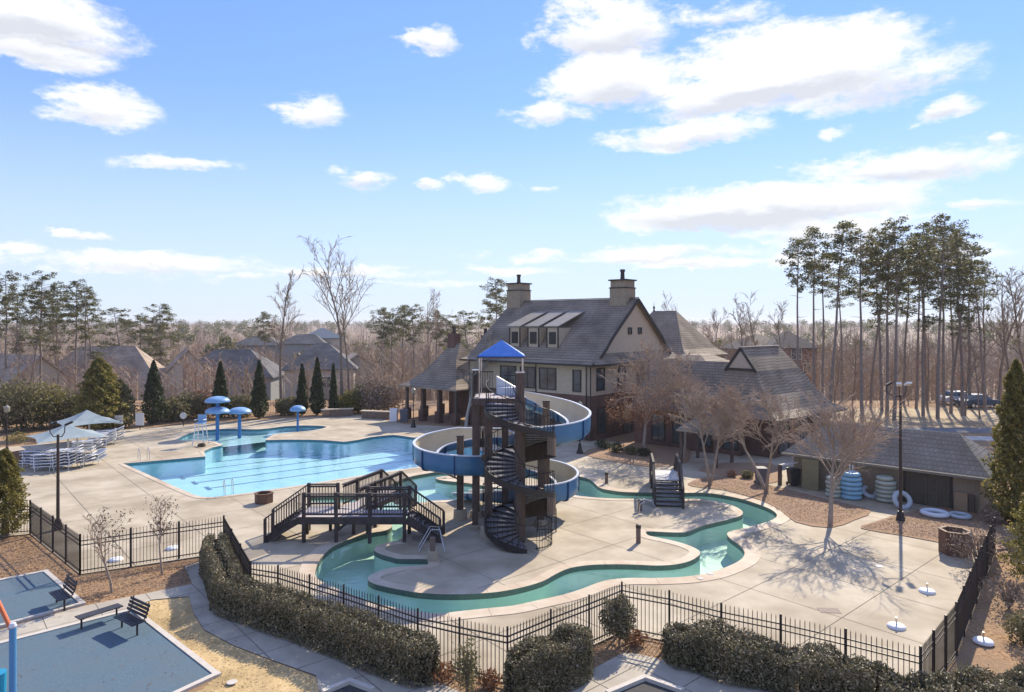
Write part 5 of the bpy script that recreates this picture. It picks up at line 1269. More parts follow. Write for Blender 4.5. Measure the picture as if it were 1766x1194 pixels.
def bare(seed, h, r0, fork=.3, limbs=8, k2=5, k3=4, k4=2, spread=.8, up=.35, lean=0.0, multi=1, trunkfrac=.9, curve=.12, tw=.006, sides=6, droop=0, rl=.55):
    g = random.Random(seed); tr = MB(); tg = MB()
    def seg(mb, p, d, L_, r, r1, ns, n):
        pts = [p.copy()]; dirs = []
        for i in range(n):
            d = (d + Vector((g.uniform(-1, 1), g.uniform(-1, 1), g.uniform(-1, 1))) * curve).normalized(); q = p + d * L_ / n
            ra = r + (r1 - r) * i / n; rb_ = r + (r1 - r) * (i + 1) / n
            mb.tube(p, q, ra, rb_, ns, False); p = q; pts.append(p.copy()); dirs.append(d.copy())
        return pts, dirs
    def at(pts, t): f = t * (len(pts) - 1); i = min(int(f), len(pts) - 2); return pts[i].lerp(pts[i + 1], f - i)
    def child(d, ang, bias):
        o_ = d.orthogonal().normalized(); o_ = Matrix.Rotation(g.uniform(0, 2 * math.pi), 3, d) @ o_
        v = (d * math.cos(ang) + o_ * math.sin(ang)); v.z += bias; return v.normalized()
    for m_ in range(multi):
        d = Vector((lean + (g.uniform(-1, 1) * .45 if multi > 1 else g.uniform(-.04, .04)), (g.uniform(-1, 1) * .45 if multi > 1 else 0), 1)).normalized()
        pts, dirs = seg(tr, Vector((0, 0, 0)), d, h * trunkfrac, r0, r0 * .22, sides, 6)
        for i in range(limbs):
            t = fork + (1 - fork) * (i + g.random()) / limbs; p = at(pts, min(t, .99)); rr_ = r0 * (1 - t * .75) * rl
            L1 = h * (1 - t * .62) * .5 * spread * g.uniform(.7, 1.15)
            d1 = child(dirs[min(int(t * 6), 5)], g.uniform(.5, 1.0) * (1.1 - .3 * t), up)
            p1, q1 = seg(tr, p, d1, L1, rr_, rr_ * .3, 4, 4)
            for j in range(k2):
                t2 = .25 + .75 * (j + g.random()) / k2; pp1 = at(p1, min(t2, .99)); d2 = child(q1[min(int(t2 * 4), 3)], g.uniform(.4, .9), up * .4 - droop)
                L2_ = L1 * .55 * g.uniform(.6, 1.1); p2, q2 = seg(tg, pp1, d2, L2_, rr_ * .35 + tw, tw * 1.4, 3, 2)
                for k in range(k3):
                    t3 = .25 + .75 * (k + g.random()) / k3; pp2 = at(p2, min(t3, .99)); d3 = child(q2[min(int(t3 * 2), 1)], g.uniform(.35, .8), up * .3 - droop)
                    L3 = L2_ * .5 * g.uniform(.6, 1.2); p3, q3 = seg(tg, pp2, d3, L3, tw * 1.5, tw, 3, 1)
                    for l in range(k4):
                        pp3 = at(p3, g.uniform(.3, .95)); d4 = child(q3[0], g.uniform(.4, .9), -droop); seg(tg, pp3, d4, L3 * .6, tw * 1.1, tw * .6, 3, 1)
    return tr, tg
def bare_tree(x, y, z, label, cat='bare tree', group=None, tm=bark, wm=twig_m, rz=0, name='bare_tree', proto=None, scale=None, **kw):
    if proto is not None: return dup(proto, (x, y, z), label, rz, scale, group)
    tr, tg = bare(**kw); o = thing(name, label, cat, (x, y, z), group); o.rotation_euler = (0, 0, rz)
    for nm, mb, m in (('trunk', tr, tm), ('twigs', tg, wm)):
        me = mb.mesh(nm, m, True); c = bpy.data.objects.new(nm, me); C.objects.link(c); c.parent = o
    if scale: o.scale = scale
    return o
# two tall bare trees beyond the pool
x, y = G(485, 712); bare_tree(x, y, 0, 'slender tall bare tree with upright twigs, left of the forked one', seed=3, h=15.4, r0=.19, rl=.4, fork=.42, limbs=14, spread=.55, up=.7, tw=.013, k3=4, k4=2, curve=.09, group='tall bare trees')
x, y = G(588, 712); bare_tree(x, y, 0, 'tallest bare tree with forked crown, double trunk beside cream house', seed=21, h=17.5, r0=.23, rl=.5, fork=.45, limbs=10, spread=.9, up=.7, tw=.015, k2=6, k3=4, k4=2, multi=1, curve=.13, group='tall bare trees')
x, y = G(598, 710); bare_tree(x, y, 0, 'thinner companion trunk beside the tallest forked bare tree', seed=8, h=14.0, r0=.16, rl=.4, fork=.55, limbs=6, spread=.55, up=.75, tw=.014, k2=5, curve=.13, lean=.03, group='tall bare trees')
# courtyard trees
x, y = G(1432, 908); bare_tree(x, y, .03, 'wide spreading bare tree on the triangular mulch bed casting twig shadow', wm=court_t, seed=5, h=5.3, r0=.12, fork=.3, limbs=15, k2=8, k3=6, k4=4, spread=1.6, up=.12, tw=.0075, tm=bark_l, trunkfrac=.8, group='bare courtyard trees')
x, y = G(1224, 838); bare_tree(x, y, .03, 'multi trunked pale bare tree right of the small footbridge', wm=court_t, seed=9, h=5.0, r0=.09, fork=.45, limbs=8, k2=7, k3=6, k4=4, spread=1.15, up=.2, tw=.009, multi=3, tm=bark_l, group='bare courtyard trees')
x, y = G(1322, 852); bare_tree(x, y, .03, 'forked pale trunk bare tree before the gatehouse roof', wm=court_t, seed=14, h=5.4, r0=.10, fork=.45, limbs=9, k2=7, k3=6, k4=4, spread=1.3, up=.25, tw=.009, multi=2, tm=bark_l, group='bare courtyard trees')
x, y = G(1110, 782); o = bare_tree(x, y, .03, 'bare tree with russet leaves left low on it before the brick wall', seed=17, h=7.4, r0=.13, fork=.25, limbs=17, k2=7, k3=6, k4=4, spread=1.1, up=.15, tw=.009, tm=bark_l, wm=court_t, group='bare courtyard trees')
gg = np.random.default_rng(5); t = gg.uniform(0, 2 * math.pi, 3800); r_ = 2.8 * np.sqrt(gg.uniform(0, 1, 3800)); cz = 2.2 + gg.gamma(2, .62, 3800)
lo = leaf_obj('dry_leaves', np.stack([r_ * np.cos(t), r_ * np.sin(t), cz], 1), .06, redleaf, o, g=gg)
x, y = G(1180, 790); bare_tree(x, y, .03, 'thin bare tree right of the russet one near the porch', wm=court_t, seed=19, h=6.6, r0=.11, fork=.3, limbs=11, k2=7, k3=6, k4=4, spread=1.1, up=.2, tw=.009, tm=bark_l, group='bare courtyard trees')
x, y = G(803, 742); bare_tree(x, y, 0, 'pale whitish bare tree before the pavilion roof', seed=25, h=8.8, r0=.16, fork=.2, limbs=15, k2=6, k3=5, k4=2, spread=.62, up=.3, tw=.012, tm=mat('white_bark', (.38, .35, .31), .9), wm=mat('pale_twigs', (.30, .26, .22), .9), group='bare courtyard trees')
seedm = mat('seed_heads', (.10, .06, .045), .9)
for px, py, sd, lb in ((193, 1022, 31, 'small bare sapling with seed heads left of its twin'), (280, 992, 32, 'small bare sapling nearer the clipped hedge')):
    x, y = G(px, py); o = bare_tree(x, y, 0, lb, 'sapling', 'small bare saplings', seed=sd, h=3.0, r0=.045, fork=.35, limbs=9, k2=5, k3=3, k4=1, spread=.75, up=.75, tw=.005, tm=bark_l, trunkfrac=.85)
    gg = np.random.default_rng(sd); n = 130; t = gg.uniform(0, 2 * math.pi, n); zz = gg.uniform(1.5, 2.95, n); r_ = (.25 + (zz - 1.5) * .38) * np.sqrt(gg.uniform(.1, 1, n))
    leaf_obj('seed_clusters', np.repeat(np.stack([r_ * np.cos(t), r_ * np.sin(t), zz], 1), 3, 0) + gg.normal(0, .025, (n * 3, 3)), .035, seedm, o, g=gg)

# pines
def pine_mesh(seed, h, crown=.35, rad=3.2, r0=.2, nclump=46, per=72, size=.14):
    g = np.random.default_rng(seed); r = random.Random(seed); tr = MB(); p = Vector((0, 0, 0)); d = Vector((0, 0, 1)); P = [p.copy()]
    for i in range(8):
        d = (d + Vector((r.uniform(-1, 1), r.uniform(-1, 1), 0)) * .045).normalized(); q = p + d * h / 8; tr.tube(p, q, r0 * (1 - i * .105), r0 * (1 - (i + 1) * .105), 8, False); p = q; P.append(p.copy())
    def at(t): f = t * 8; i = min(int(f), 7); return P[i].lerp(P[i + 1], f - i)
    cents = []
    for k in range(nclump):
        t = 1 - crown + crown * (k + r.random()) / nclump; u = (t - (1 - crown)) / crown
        a = r.uniform(0, 2 * math.pi); L_ = rad * (.28 + .85 * math.sin(math.pi * min(1, .16 + u * .80)) ** .9) * r.uniform(.35, 1.0) * (1 if u > .25 or r.random() < .6 else .5)
        b = at(t); e = b + Vector((math.cos(a) * L_, math.sin(a) * L_, L_ * r.uniform(.0, .42)))
        tr.tube(b, e, .045, .015, 3, False); cents.append((e, r.uniform(.5, 1.0)))
        if r.random() < .5: m_ = b.lerp(e, .6); cents.append((m_ + Vector((r.uniform(-.4, .4), r.uniform(-.4, .4), .2)), r.uniform(.35, .6)))
    for k in range(6):
        t = r.uniform(.3, 1 - crown); b = at(t); a = r.uniform(0, 6.28); tr.tube(b, b + Vector((math.cos(a), math.sin(a), .1)) * r.uniform(.4, 1.2), .035, .01, 3, False)
    pts = []
    for e, s in cents:
        n = int(per * s); q = g.normal(size=(n, 3)); q /= np.linalg.norm(q, axis=1)[:, None]; q *= (g.uniform(0, 1, n) ** .5)[:, None]; q *= np.array([.8, .8, .5]) * s
        pts.append(q + np.array(e))
    V, Fc = leaves(np.concatenate(pts), size, .3, rnd=g); me = mesh_np('crown', V, [Fc]); me.materials.append(needle)
    return tr.mesh('trunk', bark_g, True), me
PINES = [pine_mesh(s, 20, c, r_, .2, n) for s, c, r_, n in ((1, .36, 3.0, 52), (2, .30, 2.4, 38), (3, .44, 3.1, 54), (4, .27, 2.3, 32), (5, .5, 2.7, 46))]
def pine(px, ytop, d, k, label, group, sx=1.0, rz=None, base=None):
    x, y = GP(px, d); zb = ter(x, y) if not (SX0 < x < SX1 and SY0 < y < SY1) else 0
    if base is not None: zb = base
    zt = Z(ytop, d); o = thing('pine_tree', label, 'pine tree', (x, y, zb), group); s = (zt - zb) / 20.3
    o.scale = (sx * (.6 + .4 * s), sx * (.6 + .4 * s), s); o.rotation_euler = (0, 0, rz if rz is not None else random.uniform(0, 6.28))
    for nm, me in zip(('trunk', 'crown'), PINES[k]): c = bpy.data.objects.new(nm, me); C.objects.link(c); c.parent = o
    return o
ordn = ['first', 'second', 'third', 'fourth', 'fifth', 'sixth', 'seventh', 'eighth', 'ninth', 'tenth', 'eleventh', 'twelfth', 'thirteenth', 'fourteenth', 'fifteenth', 'sixteenth', 'seventeenth', 'eighteenth', 'nineteenth', 'twentieth', 'twenty first', 'twenty second']
stand = [(1378, 408, 68, 1), (1405, 388, 70, 1), (1418, 430, 76, 3), (1431, 380, 69, 3), (1452, 470, 84, 3), (1487, 396, 66, 0), (1502, 440, 80, 4), (1521, 410, 74, 2), (1530, 396, 70, 0), (1542, 378, 67, 0), (1558, 430, 82, 2),
         (1580, 398, 76, 1), (1592, 420, 70, 4), (1597, 392, 84, 0), (1617, 374, 68, 2), (1628, 384, 78, 0), (1646, 404, 84, 1), (1660, 396, 70, 2), (1672, 420, 77, 4), (1699, 442, 74, 3), (1640, 450, 72, 4)]
for i, (px, yt, d, k) in enumerate(stand):
    pine(px, yt, d, k, f'{ordn[i]} pine from the left in the tall stand beyond the shed', 'tall pines beyond the shed', .95 if k != 1 else .85)
left = [(8, 470, 92, 0), (30, 500, 100, 2), (52, 498, 88, 4), (70, 470, 90, 0), (92, 492, 104, 1), (104, 510, 95, 4), (128, 482, 90, 1), (146, 500, 88, 2), (160, 520, 98, 4)]
for i, (px, yt, d, k) in enumerate(left): pine(px, yt, d, k, f'{ordn[i]} pine from the left edge behind the brown roofed houses', 'pines at the left edge', 1.0)
mid = [(222, 530, 118, 4), (250, 545, 124, 2), (275, 525, 116, 2), (290, 545, 122, 4), (460, 538, 130, 1), (657, 530, 130, 1), (678, 540, 138, 0), (692, 526, 134, 1), (712, 526, 130, 0), (752, 534, 138, 1), (772, 545, 140, 0), (862, 478, 92, 1), (850, 500, 96, 2), (820, 535, 120, 4)]
ml = ['bushy pine above the brown roof', 'low pine in the middle left group', 'dense dark pine right of the brown roof peak', 'last pine right of the brown roof', 'lone small pine behind slender bare tree', 'flat topped pine right of the forked tree', 'low pine behind the flat topped one', 'round crowned pine in the distant middle row', 'broad crowned pine in the distant middle row', 'pine beside the distant bare crown', 'last low pine of the distant middle row', 'tall ragged pine left of the clubhouse chimney', 'shorter pine hugging the clubhouse roof edge', 'pine behind the pavilion chimney']
for (px, yt, d, k), lb in zip(mid, ml): pine(px, yt, d, k, lb, 'scattered distant pines', 1.25 if d > 110 else .9)

# bare trees that rise behind
PB = []
for i, (px, yt, d, sd, lb) in enumerate(((745, 498, 112, 41, 'bare tree with rounded crown above the distant pines'), (1188, 515, 105, 42, 'bare tree rising just right of the clubhouse finial'), (1225, 530, 110, 43, 'bare tree between finial and gatehouse'), (1290, 512, 100, 44, 'tall bare tree above the gatehouse gable'),
        (1318, 508, 102, 45, 'bare tree left of the first tall pine'), (1345, 520, 104, 46, 'small bare tree touching the first tall pine'), (1690, 450, 82, 47, 'bare tree in the tall pine stand right side'), (1720, 470, 78, 48, 'bare tree right of the tall pines'), (1745, 465, 76, 49, 'bare tree above the golden evergreen'), (1772, 455, 78, 50, 'bare tree at the right edge'),
        (1470, 560, 80, 51, 'short bare tree below the pines, left part'), (1600, 570, 74, 52, 'reddish bare tree among the pine trunks'), (1665, 560, 70, 53, 'reddish bare tree with hanging twigs right of pine trunks'), (1690, 580, 68, 54, 'low bare tree near the parked cars'), (340, 590, 80, 55, 'reddish bare tree before the cream gable house'),
        (455, 600, 76, 56, 'russet bare tree behind the slender tree'), (1530, 590, 78, 57, 'twiggy bare tree between pine trunks'), (100, 560, 84, 58, 'bare tree before the leftmost pines'), (30, 560, 84, 59, 'bare tree at the far left edge'), (640, 590, 84, 60, 'bare tree left of the pavilion'), (690, 600, 86, 61, 'bare tree behind the pavilion eave'), (1440, 600, 76, 62, 'small bare tree right of gatehouse roof'))):
    x, y = GP(px, d); zb = ter(x, y) if not (SX0 < x < SX1 and SY0 < y < SY1) else 0; h = Z(yt, d) - zb
    red = 'red' in lb or 'russet' in lb
    if i < 6: PB.append(bare_tree(x, y, zb, lb, seed=sd, h=12 if False else h, r0=.2, fork=.3, limbs=12, k2=5, k3=4, k4=1, spread=.62, up=.45, tw=.018, group='bare trees beyond the buildings')); PB[-1]['h'] = h
    else:
        src = PB[i % 6]; s = h / src['h']
        o = bare_tree(x, y, zb, lb, proto=src, rz=i * 1.3, scale=(s * 1.1, s * 1.1, s), group='bare trees beyond the buildings')
        if red:
            for c in o.children:
                if c.name.startswith('twigs'):
                    c.data = c.data.copy(); c.data.materials[0] = twig_r
for o in PB: del o['h']
for o in bpy.data.objects:
    if 'h' in o.keys(): del o['h']

# cone shaped evergreens
def cone_ev(x, y, h, r, m, label, n=5000, size=.1, group='evergreens behind the pool', name='cypress_tree', cat='evergreen', ragged=.12, z0=.15, power=.75, seed=0, z=0):
    g = np.random.default_rng(seed + int(abs(x) * 37 + abs(y) * 11)); t = g.uniform(0, 1, n) ** .8; a = g.uniform(0, 2 * math.pi, n)
    prof = (1 - t) ** power * np.minimum(1, .35 + t * 5); lump = 1 + ragged * np.sin(a * 5 + t * 22) + ragged * np.sin(a * 3 - t * 37 + 1) + ragged * .8 * np.sin(a * 9 + t * 61)
    rr_ = r * prof * lump * (g.uniform(.0, 1, n) ** .28)
    P = np.stack([rr_ * np.cos(a), rr_ * np.sin(a), z0 + t * (h - z0)], 1)
    o = thing(name, label, cat, (x, y, z), group); leaf_obj('foliage', P, size, m, o, g=g)
    MB().tube((x, y, z), (x, y, z + h * .85), r * .12 + .03, .02, 7).build('trunk', bark, o); return o
for px, pt, pb_, wpx, m, lb, cat in ((265, 622, 732, 46, cypress, 'broad dark cypress behind the white sign boards', 0), (380, 624, 722, 34, cypress, 'dark cypress behind the double blue mushroom', 0), (447, 622, 722, 34, cypress, 'tall dark cypress between mushrooms and slender bare tree', 0),
        (521, 628, 716, 24, cypress, 'slim dark cypress behind the lone mushroom', 0), (547, 617, 716, 30, cypress, 'pointed dark cypress before the cream house', 0), (575, 628, 716, 17, cypress, 'thinnest dark cypress beside the forked trunk', 0)):
    x, y = G(px, pb_); h = Z(pt, y); cone_ev(x, y, h, wpx * y / F / 2, m, lb, 6500, .11)
x, y = G(172, 742); cone_ev(x, y, Z(618, y), 2.3, goldgreen, 'large yellow green conifer left of the broad dark cypress', 11000, .13, ragged=.18, name='conifer_tree', power=.6)
x, y = G(207, 738); cone_ev(x, y, Z(655, y), 1.6, olive, 'smaller olive conifer hugging the yellow green one', 6000, .12, ragged=.18, name='conifer_tree', power=.6)
x, y = G(8, 925); cone_ev(x, y, Z(775, y) , .95, goldgreen, 'sunlit yellow green evergreen at the left edge before the fence', 15000, .055, ragged=.2, name='conifer_tree', power=.5)
x, y = G(1752, 905); cone_ev(x, y, Z(622, y), 1.15, goldgreen, 'tall golden green evergreen at the right edge', 16000, .09, ragged=.22, name='conifer_tree', power=.62)
x, y = G(1815, 880); cone_ev(x, y, Z(700, y), 1.3, goldgreen, 'fuller green evergreen right behind the golden one', 9000, .09, ragged=.22, name='conifer_tree', power=.55)
x, y = G(1790, 1010); cone_ev(x, y, Z(840, y), 1.1, goldgreen, 'lower golden evergreen at right edge beside fence', 8000, .06, ragged=.22, name='conifer_tree', power=.55)

def blob(x, y, z, rx, ry, h, m, label, n, size, name='shrub', cat='shrub', group=None, seed=0, lo=.0, open_=.3, stems=6):
    g = np.random.default_rng(seed + int(abs(x) * 97 + abs(y) * 13)); u = g.normal(size=(n, 3)); u /= np.linalg.norm(u, axis=1)[:, None]
    lump = 1 + .12 * np.sin(u[:, 0] * 6 + seed) + .12 * np.sin(u[:, 1] * 7 + 2) + .1 * np.sin(u[:, 2] * 8 + u[:, 0] * 5)
    u *= (lump * g.uniform(0, 1, n) ** open_)[:, None]
    P = np.stack([u[:, 0] * rx, u[:, 1] * ry, lo + (u[:, 2] * .5 + .5) * (h - lo)], 1); P = P[P[:, 2] > .02]
    o = thing(name, label, cat, (x, y, z), group); leaf_obj('foliage', P, size, m, o, g=g)
    mb = MB(); r = random.Random(seed)
    for k in range(stems): mb.tube((x, y, z), (x + r.uniform(-.5, .5) * rx, y + r.uniform(-.5, .5) * ry, z + h * .75), .02 + h * .006, .006, 4, False)
    mb.build('stems', bark, o); return o
# shrubs at the back left and behind the pool
bl = [(10, 745, 4.2, 2.6, olive, 'olive shrub mass at the far left edge'), (38, 742, 4.6, 2.4, olive, 'tall olive shrub second from the left edge'), (70, 738, 4.0, 2.4, goldgreen, 'lighter green shrub behind the near canopy'), (100, 736, 3.4, 2.2, olive, 'olive shrub behind the canopies'), (125, 733, 2.6, 2.0, cypress, 'dark low shrub between canopies and conifer'),
      (295, 727, 2.2, 1.6, olive, 'olive shrub right of the broad cypress'), (325, 722, 2.6, 1.8, olive, 'shrub behind the round sign'), (350, 720, 2.8, 1.6, twig_r, 'reddish twiggy shrub before the cream gable'), (412, 719, 2.2, 1.6, olive, 'green shrub between two dark cypresses'), (497, 716, 1.8, 1.3, olive, 'low shrub right of the slender trunk'),
      (600, 714, 2.2, 1.5, goldgreen, 'light green shrub at the foot of the forked tree'), (618, 712, 2.8, 1.6, olive, 'olive shrub right of the forked tree'), (640, 712, 3.6, 1.8, twig_m, 'tall straw coloured shrub left of pavilion'), (665, 712, 3.2, 1.8, twig_m, 'straw coloured shrub touching the pavilion eave')]
for i, (px, pb_, h, r_, m, lb) in enumerate(bl):
    x, y = G(px, pb_); blob(x, y, 0, r_, r_ * .8, h, m, lb, 3200, .12, group='shrubs along the back fence', seed=i + 3, open_=.35)
# low shrubs in beds
for i, (px, py, h, r_, m, lb) in enumerate(((1040, 775, .7, .55, cypress, 'dark low shrub in the bed left of its twin'), (1062, 782, .8, .6, cypress, 'largest dark shrub in the bed by the small bridge'), (1088, 785, .6, .5, olive, 'olive low shrub in the bed near the small bridge'), (1110, 788, .6, .5, cypress, 'dark low shrub nearest the small bridge rail'),
        (1288, 826, .45, .4, olive, 'round olive grass clump on the mulch by the bins'), (1262, 824, .4, .3, twig_r, 'russet clump on the mulch by the trunks'), (1712, 905, .7, .35, twig_m, 'dry upright grass clump on the right mulch bed'), (30, 765, .8, .9, goldgreen, 'low green mound at the far left bed'), (75, 762, .6, .9, twig_r, 'russet low mound left of near canopy'))):
    x, y = G(px, py); blob(x, y, .05, r_, r_, h, m, lb, 700, .06, 'low_shrub', 'shrub', 'low shrubs in the beds', seed=i, stems=3)

# hedges
def hedge(pts, wd, h, n, m, label, size=.05, lump=.16, seed=0, low=.12, core=True, name='hedge', zt=None):
    g = np.random.default_rng(seed); P = [Vector(p) for p in pts]; Ls = [(b - a).length for a, b in zip(P, P[1:])]; tot = sum(Ls)
    cum = np.concatenate([[0], np.cumsum(Ls)]); t = g.uniform(0, tot, n); idx = np.clip(np.searchsorted(cum, t) - 1, 0, len(Ls) - 1)
    A = np.array([tuple(p) for p in P]); f = (t - cum[idx]) / np.array(Ls)[idx]; base = A[idx] + (A[idx + 1] - A[idx]) * f[:, None]
    d = (A[idx + 1] - A[idx]); d /= np.linalg.norm(d, axis=1)[:, None]; nn = np.stack([-d[:, 1], d[:, 0]], 1)
    lm = 1 + lump * (np.sin(t * 2.1 + seed) * .5 + np.sin(t * 4.7 + 1.3 * seed) * .35 + np.sin(t * 9.3) * .15)
    sel = g.uniform(0, 1, n); q = g.uniform(-1, 1, n); dep = g.uniform(0, 1, n) ** 2.2 * .35
    hh = h * lm; w2 = wd / 2 * (1 + lump * .6 * np.sin(t * 3.1 + 2))
    # squarish section with rounded shoulders
    ang = g.uniform(-.12, math.pi + .12, n); ex = .45
    cx = np.sign(np.cos(ang)) * np.abs(np.cos(ang)) ** ex; cz = np.sign(np.sin(ang)) * np.abs(np.sin(ang)) ** ex
    kk = (1 - dep); X = cx * w2 * kk; Zc = np.where(g.uniform(0, 1, n) < .45, low + (hh - low) * np.clip(cz, 0, 1) * g.uniform(.0, 1, n) ** .7, low + (hh - low) * np.clip(cz, 0, 1) * kk)
    edge = np.minimum(t, tot - t); end = np.clip(edge / .5, .15, 1) ** .5; X *= end
    Pn = np.stack([base[:, 0] + nn[:, 0] * X, base[:, 1] + nn[:, 1] * X, Zc * (.75 + .25 * end) + g.normal(0, .03, n)], 1)
    spr = g.uniform(0, 1, n) < .05; Pn[spr, 2] += g.uniform(0, .14, spr.sum())
    c = pts[len(pts) // 2]; o = thing(name, label, 'hedge', (c[0], c[1], 0)); Pn -= np.array([c[0], c[1], 0])
    leaf_obj('foliage', Pn, size, m, o, g=g)
    tw_ = MB(); r = random.Random(seed)
    for i in g.choice(len(Pn), int(tot * 22)):
        p = Vector(Pn[i]) + Vector(o.location); 
        if p.z > h * .45: tw_.tube(p - Vector((0, 0, .1)), p + Vector((r.uniform(-.09, .09), r.uniform(-.09, .09), r.uniform(.04, .17))), .006, .003, 3, False)
    tq = tw_.build('twig_tips', court_t, o); tq['kind'] = 'stuff'
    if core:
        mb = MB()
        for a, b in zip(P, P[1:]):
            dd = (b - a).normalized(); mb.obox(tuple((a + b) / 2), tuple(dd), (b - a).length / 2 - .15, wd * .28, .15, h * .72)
        mb.build('inner_twigs', mat('hedge_core', (.02, .018, .012), 1), o)  # solid near-black boxes: the hedge's inner shade put into their colour
    return o
hl = [(-11.95, 27.6), (-11.3, 26.0), (-10.1, 24.0), (-9.4, 22.6), (-8.2, 21.85), (-5.5, 20.2), (-4.2, 19.3), (-2.95, 18.45), (-2.0, 17.95)]
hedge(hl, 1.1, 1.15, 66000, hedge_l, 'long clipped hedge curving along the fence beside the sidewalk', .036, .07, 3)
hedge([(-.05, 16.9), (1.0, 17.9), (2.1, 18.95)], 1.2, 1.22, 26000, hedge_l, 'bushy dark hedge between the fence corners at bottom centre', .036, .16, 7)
blob(3.15, 20.1, 0, .5, .5, 1.45, hedge_l, 'round upright shrub at the inner fence corner', 6000, .036, 'round_shrub', 'shrub', open_=.28, lo=.25)
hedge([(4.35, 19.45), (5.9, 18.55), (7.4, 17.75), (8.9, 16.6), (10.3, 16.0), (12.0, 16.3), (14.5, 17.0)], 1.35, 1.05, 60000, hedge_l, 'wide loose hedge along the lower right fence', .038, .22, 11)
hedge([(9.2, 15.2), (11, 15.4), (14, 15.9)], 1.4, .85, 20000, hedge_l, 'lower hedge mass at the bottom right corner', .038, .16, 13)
blob(-1.15, 17.35, 0, .38, .38, 1.5, olive, 'thin sprouting shrub beside the short fence section', 1500, .036, 'sprouting_shrub', 'shrub', open_=.6, lo=.05, stems=12)
bx, by = G(1690, 985); blob(bx, by, 0, 1.0, 1.0, 1.7, twig_m, 'tangled bare brush outside the right fence', 1100, .045, 'brush', 'shrub', stems=40)
bx, by = G(1740, 1050); blob(bx, by, 0, .9, .9, 1.1, twig_m, 'low tangled bare brush below the golden evergreen', 900, .045, 'brush', 'shrub', stems=40)
bx, by = G(1765, 1110); blob(bx, by, 0, .5, .5, .9, olive, 'small olive shrub at the lower right edge', 1800, .04)
for i, (px, py, r_, h, lb) in enumerate(((845, 1186, .3, .45, 'russet clump at the foot of the short fence section'), (1095, 1112, .35, .4, 'russet clump at the inner fence corner'), (1165, 1130, .4, .4, 'russet clump under the wide hedge left end'), (1255, 1150, .35, .35, 'russet clump under the wide hedge middle'), (760, 1172, .4, .4, 'russet clump at the end of the long hedge'))):
    x, y = G(px, py); blob(x, y, 0, r_, r_, h, redleaf, lb, 450, .045, 'dry_clump', 'shrub', 'russet clumps under the hedges', seed=i, stems=5)
# dry leaves and needles on the ground near the camera
g = np.random.default_rng(2); n = 16000
def scatter(poly_px, n, size, m, name, z=.01):
    P = np.array(pix(poly_px)); lo_, hi_ = P.min(0), P.max(0); pts = g.uniform(lo_, hi_, (n, 2)); ins = np.zeros(n, bool)
    for i in range(len(P)):
        a, b = P[i - 1], P[i]; c = (a[1] > pts[:, 1]) != (b[1] > pts[:, 1]); ins ^= c & (pts[:, 0] < (b[0] - a[0]) * (pts[:, 1] - a[1]) / (b[1] - a[1] + 1e-9) + a[0])
    q = pts[ins]; cc = np.concatenate([q, np.full((len(q), 1), z)], 1) + np.array([0, 0, 1]) * g.uniform(0, .03, (len(q), 1))
    o = leaf_obj(name, cc, size, m, None, .7, g=g); o['kind'] = 'stuff'
for P_, n_, nm in (([(0, 1118), (226, 1060), (360, 1166), (240, 1222), (0, 1290)], 260, 'blown_leaves'), ([(0, 1008), (74, 992), (132, 1042), (0, 1076)], 120, 'blown_leaves'), ([(331, 1010), (384, 962), (396, 1045), (480, 1092), (640, 1135), (690, 1158), (545, 1166), (352, 1087)], 500, 'blown_leaves')):
    scatter(P_, n_, .035, redleaf, nm, .05)
straw_l = leaf_mat('straw_bits', [(.14, .07, .035), (.30, .18, .10), (.48, .34, .21)], 0, 6)
scatter([(0, 930), (50, 925), (138, 996), (384, 960), (330, 985), (331, 1005), (139, 1045), (76, 987), (0, 1003)], 16000, .045, straw_l, 'pine_straw_litter', .01)
scatter([(1075, 1092), (1400, 1150), (1600, 1190), (1766, 1230), (1310, 1185), (1075, 1126), (930, 1194), (840, 1230), (700, 1160), (840, 1170)], 12000, .035, straw_l, 'leaf_litter', .01)
scatter([(1485, 912), (1590, 880), (1765, 885), (1765, 930), (1702, 948), (1560, 925)], 14000, .042, mat('mulch_chip', (.42, .31, .22), .9, (.2, .12, .08), 9), 'mulch_chips', .07)
scatter([(1186, 836), (1235, 824), (1340, 842), (1502, 881), (1432, 909), (1372, 900), (1305, 861)], 14000, .042, mat('mulch_chip', (.42, .31, .22), .9), 'mulch_chips', .07)
grass_l = leaf_mat('dry_grass_blades', [(.34, .23, .10), (.50, .37, .18), (.62, .49, .28)], .1, 8)
scatter([(228, 1048), (262, 1038), (326, 1032), (334, 1060), (352, 1090), (400, 1116), (470, 1143), (545, 1170), (540, 1240), (280, 1240), (372, 1168)], 9000, .03, grass_l, 'dry_grass', .015)

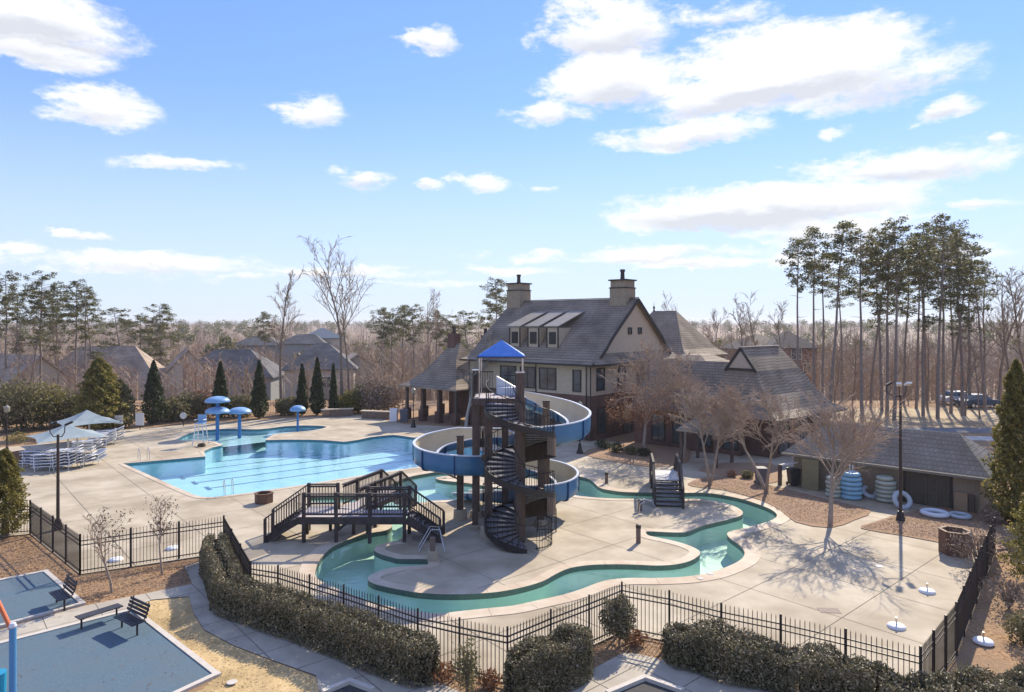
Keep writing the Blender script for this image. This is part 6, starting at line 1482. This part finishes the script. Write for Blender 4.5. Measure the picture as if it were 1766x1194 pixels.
# ------------------------------------------------------------------ far woods
def woods():
    g = np.random.default_rng(77); protos = []
    for sd in range(7):
        r = random.Random(sd); V = []; Fc = []
        def rib(p, q, w0, w1):
            a = r.uniform(0, math.pi); o = len(V); s = Vector((math.cos(a), math.sin(a), 0))
            V.extend([p - s * w0, p + s * w0, q + s * w1, q - s * w1]); Fc.append((o, o + 1, o + 2, o + 3))
        rib(Vector((0, 0, 0)), Vector((0, 0, .95)), .013, .005); rib(Vector((0, 0, 0)), Vector((0, 0, .9)), .013, .005)
        for i in range(13):
            t = .25 + .7 * (i + r.random()) / 13; a = r.uniform(0, 6.28); L_ = .34 * (1 - .6 * t) * r.uniform(.7, 1.2); e = Vector((math.cos(a) * L_ * .75, math.sin(a) * L_ * .75, t + L_ * .8)); b = Vector((0, 0, t * .93))
            rib(b, e, .0055, .003)
            for j in range(4):
                u = r.uniform(.3, 1); c = b.lerp(e, u); rib(c, c + Vector((r.uniform(-1, 1) * .09, r.uniform(-1, 1) * .09, r.uniform(.02, .13))), .0035, .002)
        protos.append((np.array([tuple(v) for v in V]), np.array(Fc)))
    def mass(name, bands, m, hh, keep=lambda x, y: True):
        VV = []; FF = []; off = 0
        for d0, d1, nn, wide in bands:
            for _ in range(nn):
                d = math.sqrt(g.uniform(d0 * d0, d1 * d1)); u = g.uniform(-.92, .92); x, y = u * d, d
                if not keep(x, y): continue
                h = hh * g.uniform(.6, 1.15); V, Fc = protos[int(g.integers(7))]; a = g.uniform(0, 6.28); ca, sa = math.cos(a), math.sin(a)
                xy = V[:, :2] * h * wide; P = np.stack([x + xy[:, 0] * ca - xy[:, 1] * sa, y + xy[:, 0] * sa + xy[:, 1] * ca, V[:, 2] * h + ter(x, y) - .2], 1)
                VV.append(P); FF.append(Fc + off); off += len(V)
        me = mesh_np(name, np.concatenate(VV), [np.concatenate(FF)]); me.materials.append(m); o = bpy.data.objects.new(name, me); C.objects.link(o); o['kind'] = 'stuff'
    def clear(x, y):      # leave room for the houses and their lots
        if y < 88 and abs(x) < 50: return False
        r = x / y
        if -.76 < r < -.2 and y < 112: return False
        if .33 < r < .45 and y < 122: return False
        return True
    mass('bare_woods', [(92, 150, 900, 1.25), (150, 260, 1500, 1.35), (260, 450, 1500, 1.7), (450, 1100, 1700, 2.6)], wood_far, 10.5, clear)
    mass('bare_thicket', [(82, 97, 420, 1.7)], mat('thicket_wood', (.33, .26, .19), .95, (.44, .35, .26), .2, 5, col3=(.34, .22, .15), sc3=.05), 5.2,
         lambda x, y: (-.78 < x / y < -.16 or x / y > .42) and y > 82 and ter(x, y) < 1 and math.sin(x * .5 + 1) + math.sin(x * .23) > -.9)
    # dark evergreens mixed into the woods
    cs = []
    for _ in range(420):
        d = math.sqrt(g.uniform(160 ** 2, 1000 ** 2)); u = g.uniform(-.9, .9); x, y = u * d, d; h = g.uniform(10, 14.5); n = 130; q = g.normal(size=(n, 3)); q /= np.linalg.norm(q, axis=1)[:, None]
        q *= np.array([2.6, 2.6, 2.6]) * (1 + d / 900); q[:, 2] *= .9; cs.append(q * g.uniform(.3, 1, (n, 1)) + np.array([x, y, ter(x, y) + h - 3.5]))
    o = leaf_obj('distant_pines', np.concatenate(cs), .75, needle, None, g=g); o['kind'] = 'stuff'
woods()

# ------------------------------------------------------------------ air
hz = bpy.data.materials.new('haze_air'); hz.use_nodes = True; nt = hz.node_tree
nt.nodes.remove(nt.nodes['Principled BSDF']); pv_ = nt.nodes.new('ShaderNodeVolumePrincipled')
pv_.inputs['Color'].default_value = (.93, .95, 1, 1); pv_.inputs['Density'].default_value = .00022; pv_.inputs['Anisotropy'].default_value = .2
nt.links.new(pv_.outputs[0], nt.nodes['Material Output'].inputs['Volume'])
ho = MB().box(-3700, 3700, -750, 4700, -14, 26).build('haze', hz); ho['kind'] = 'stuff'
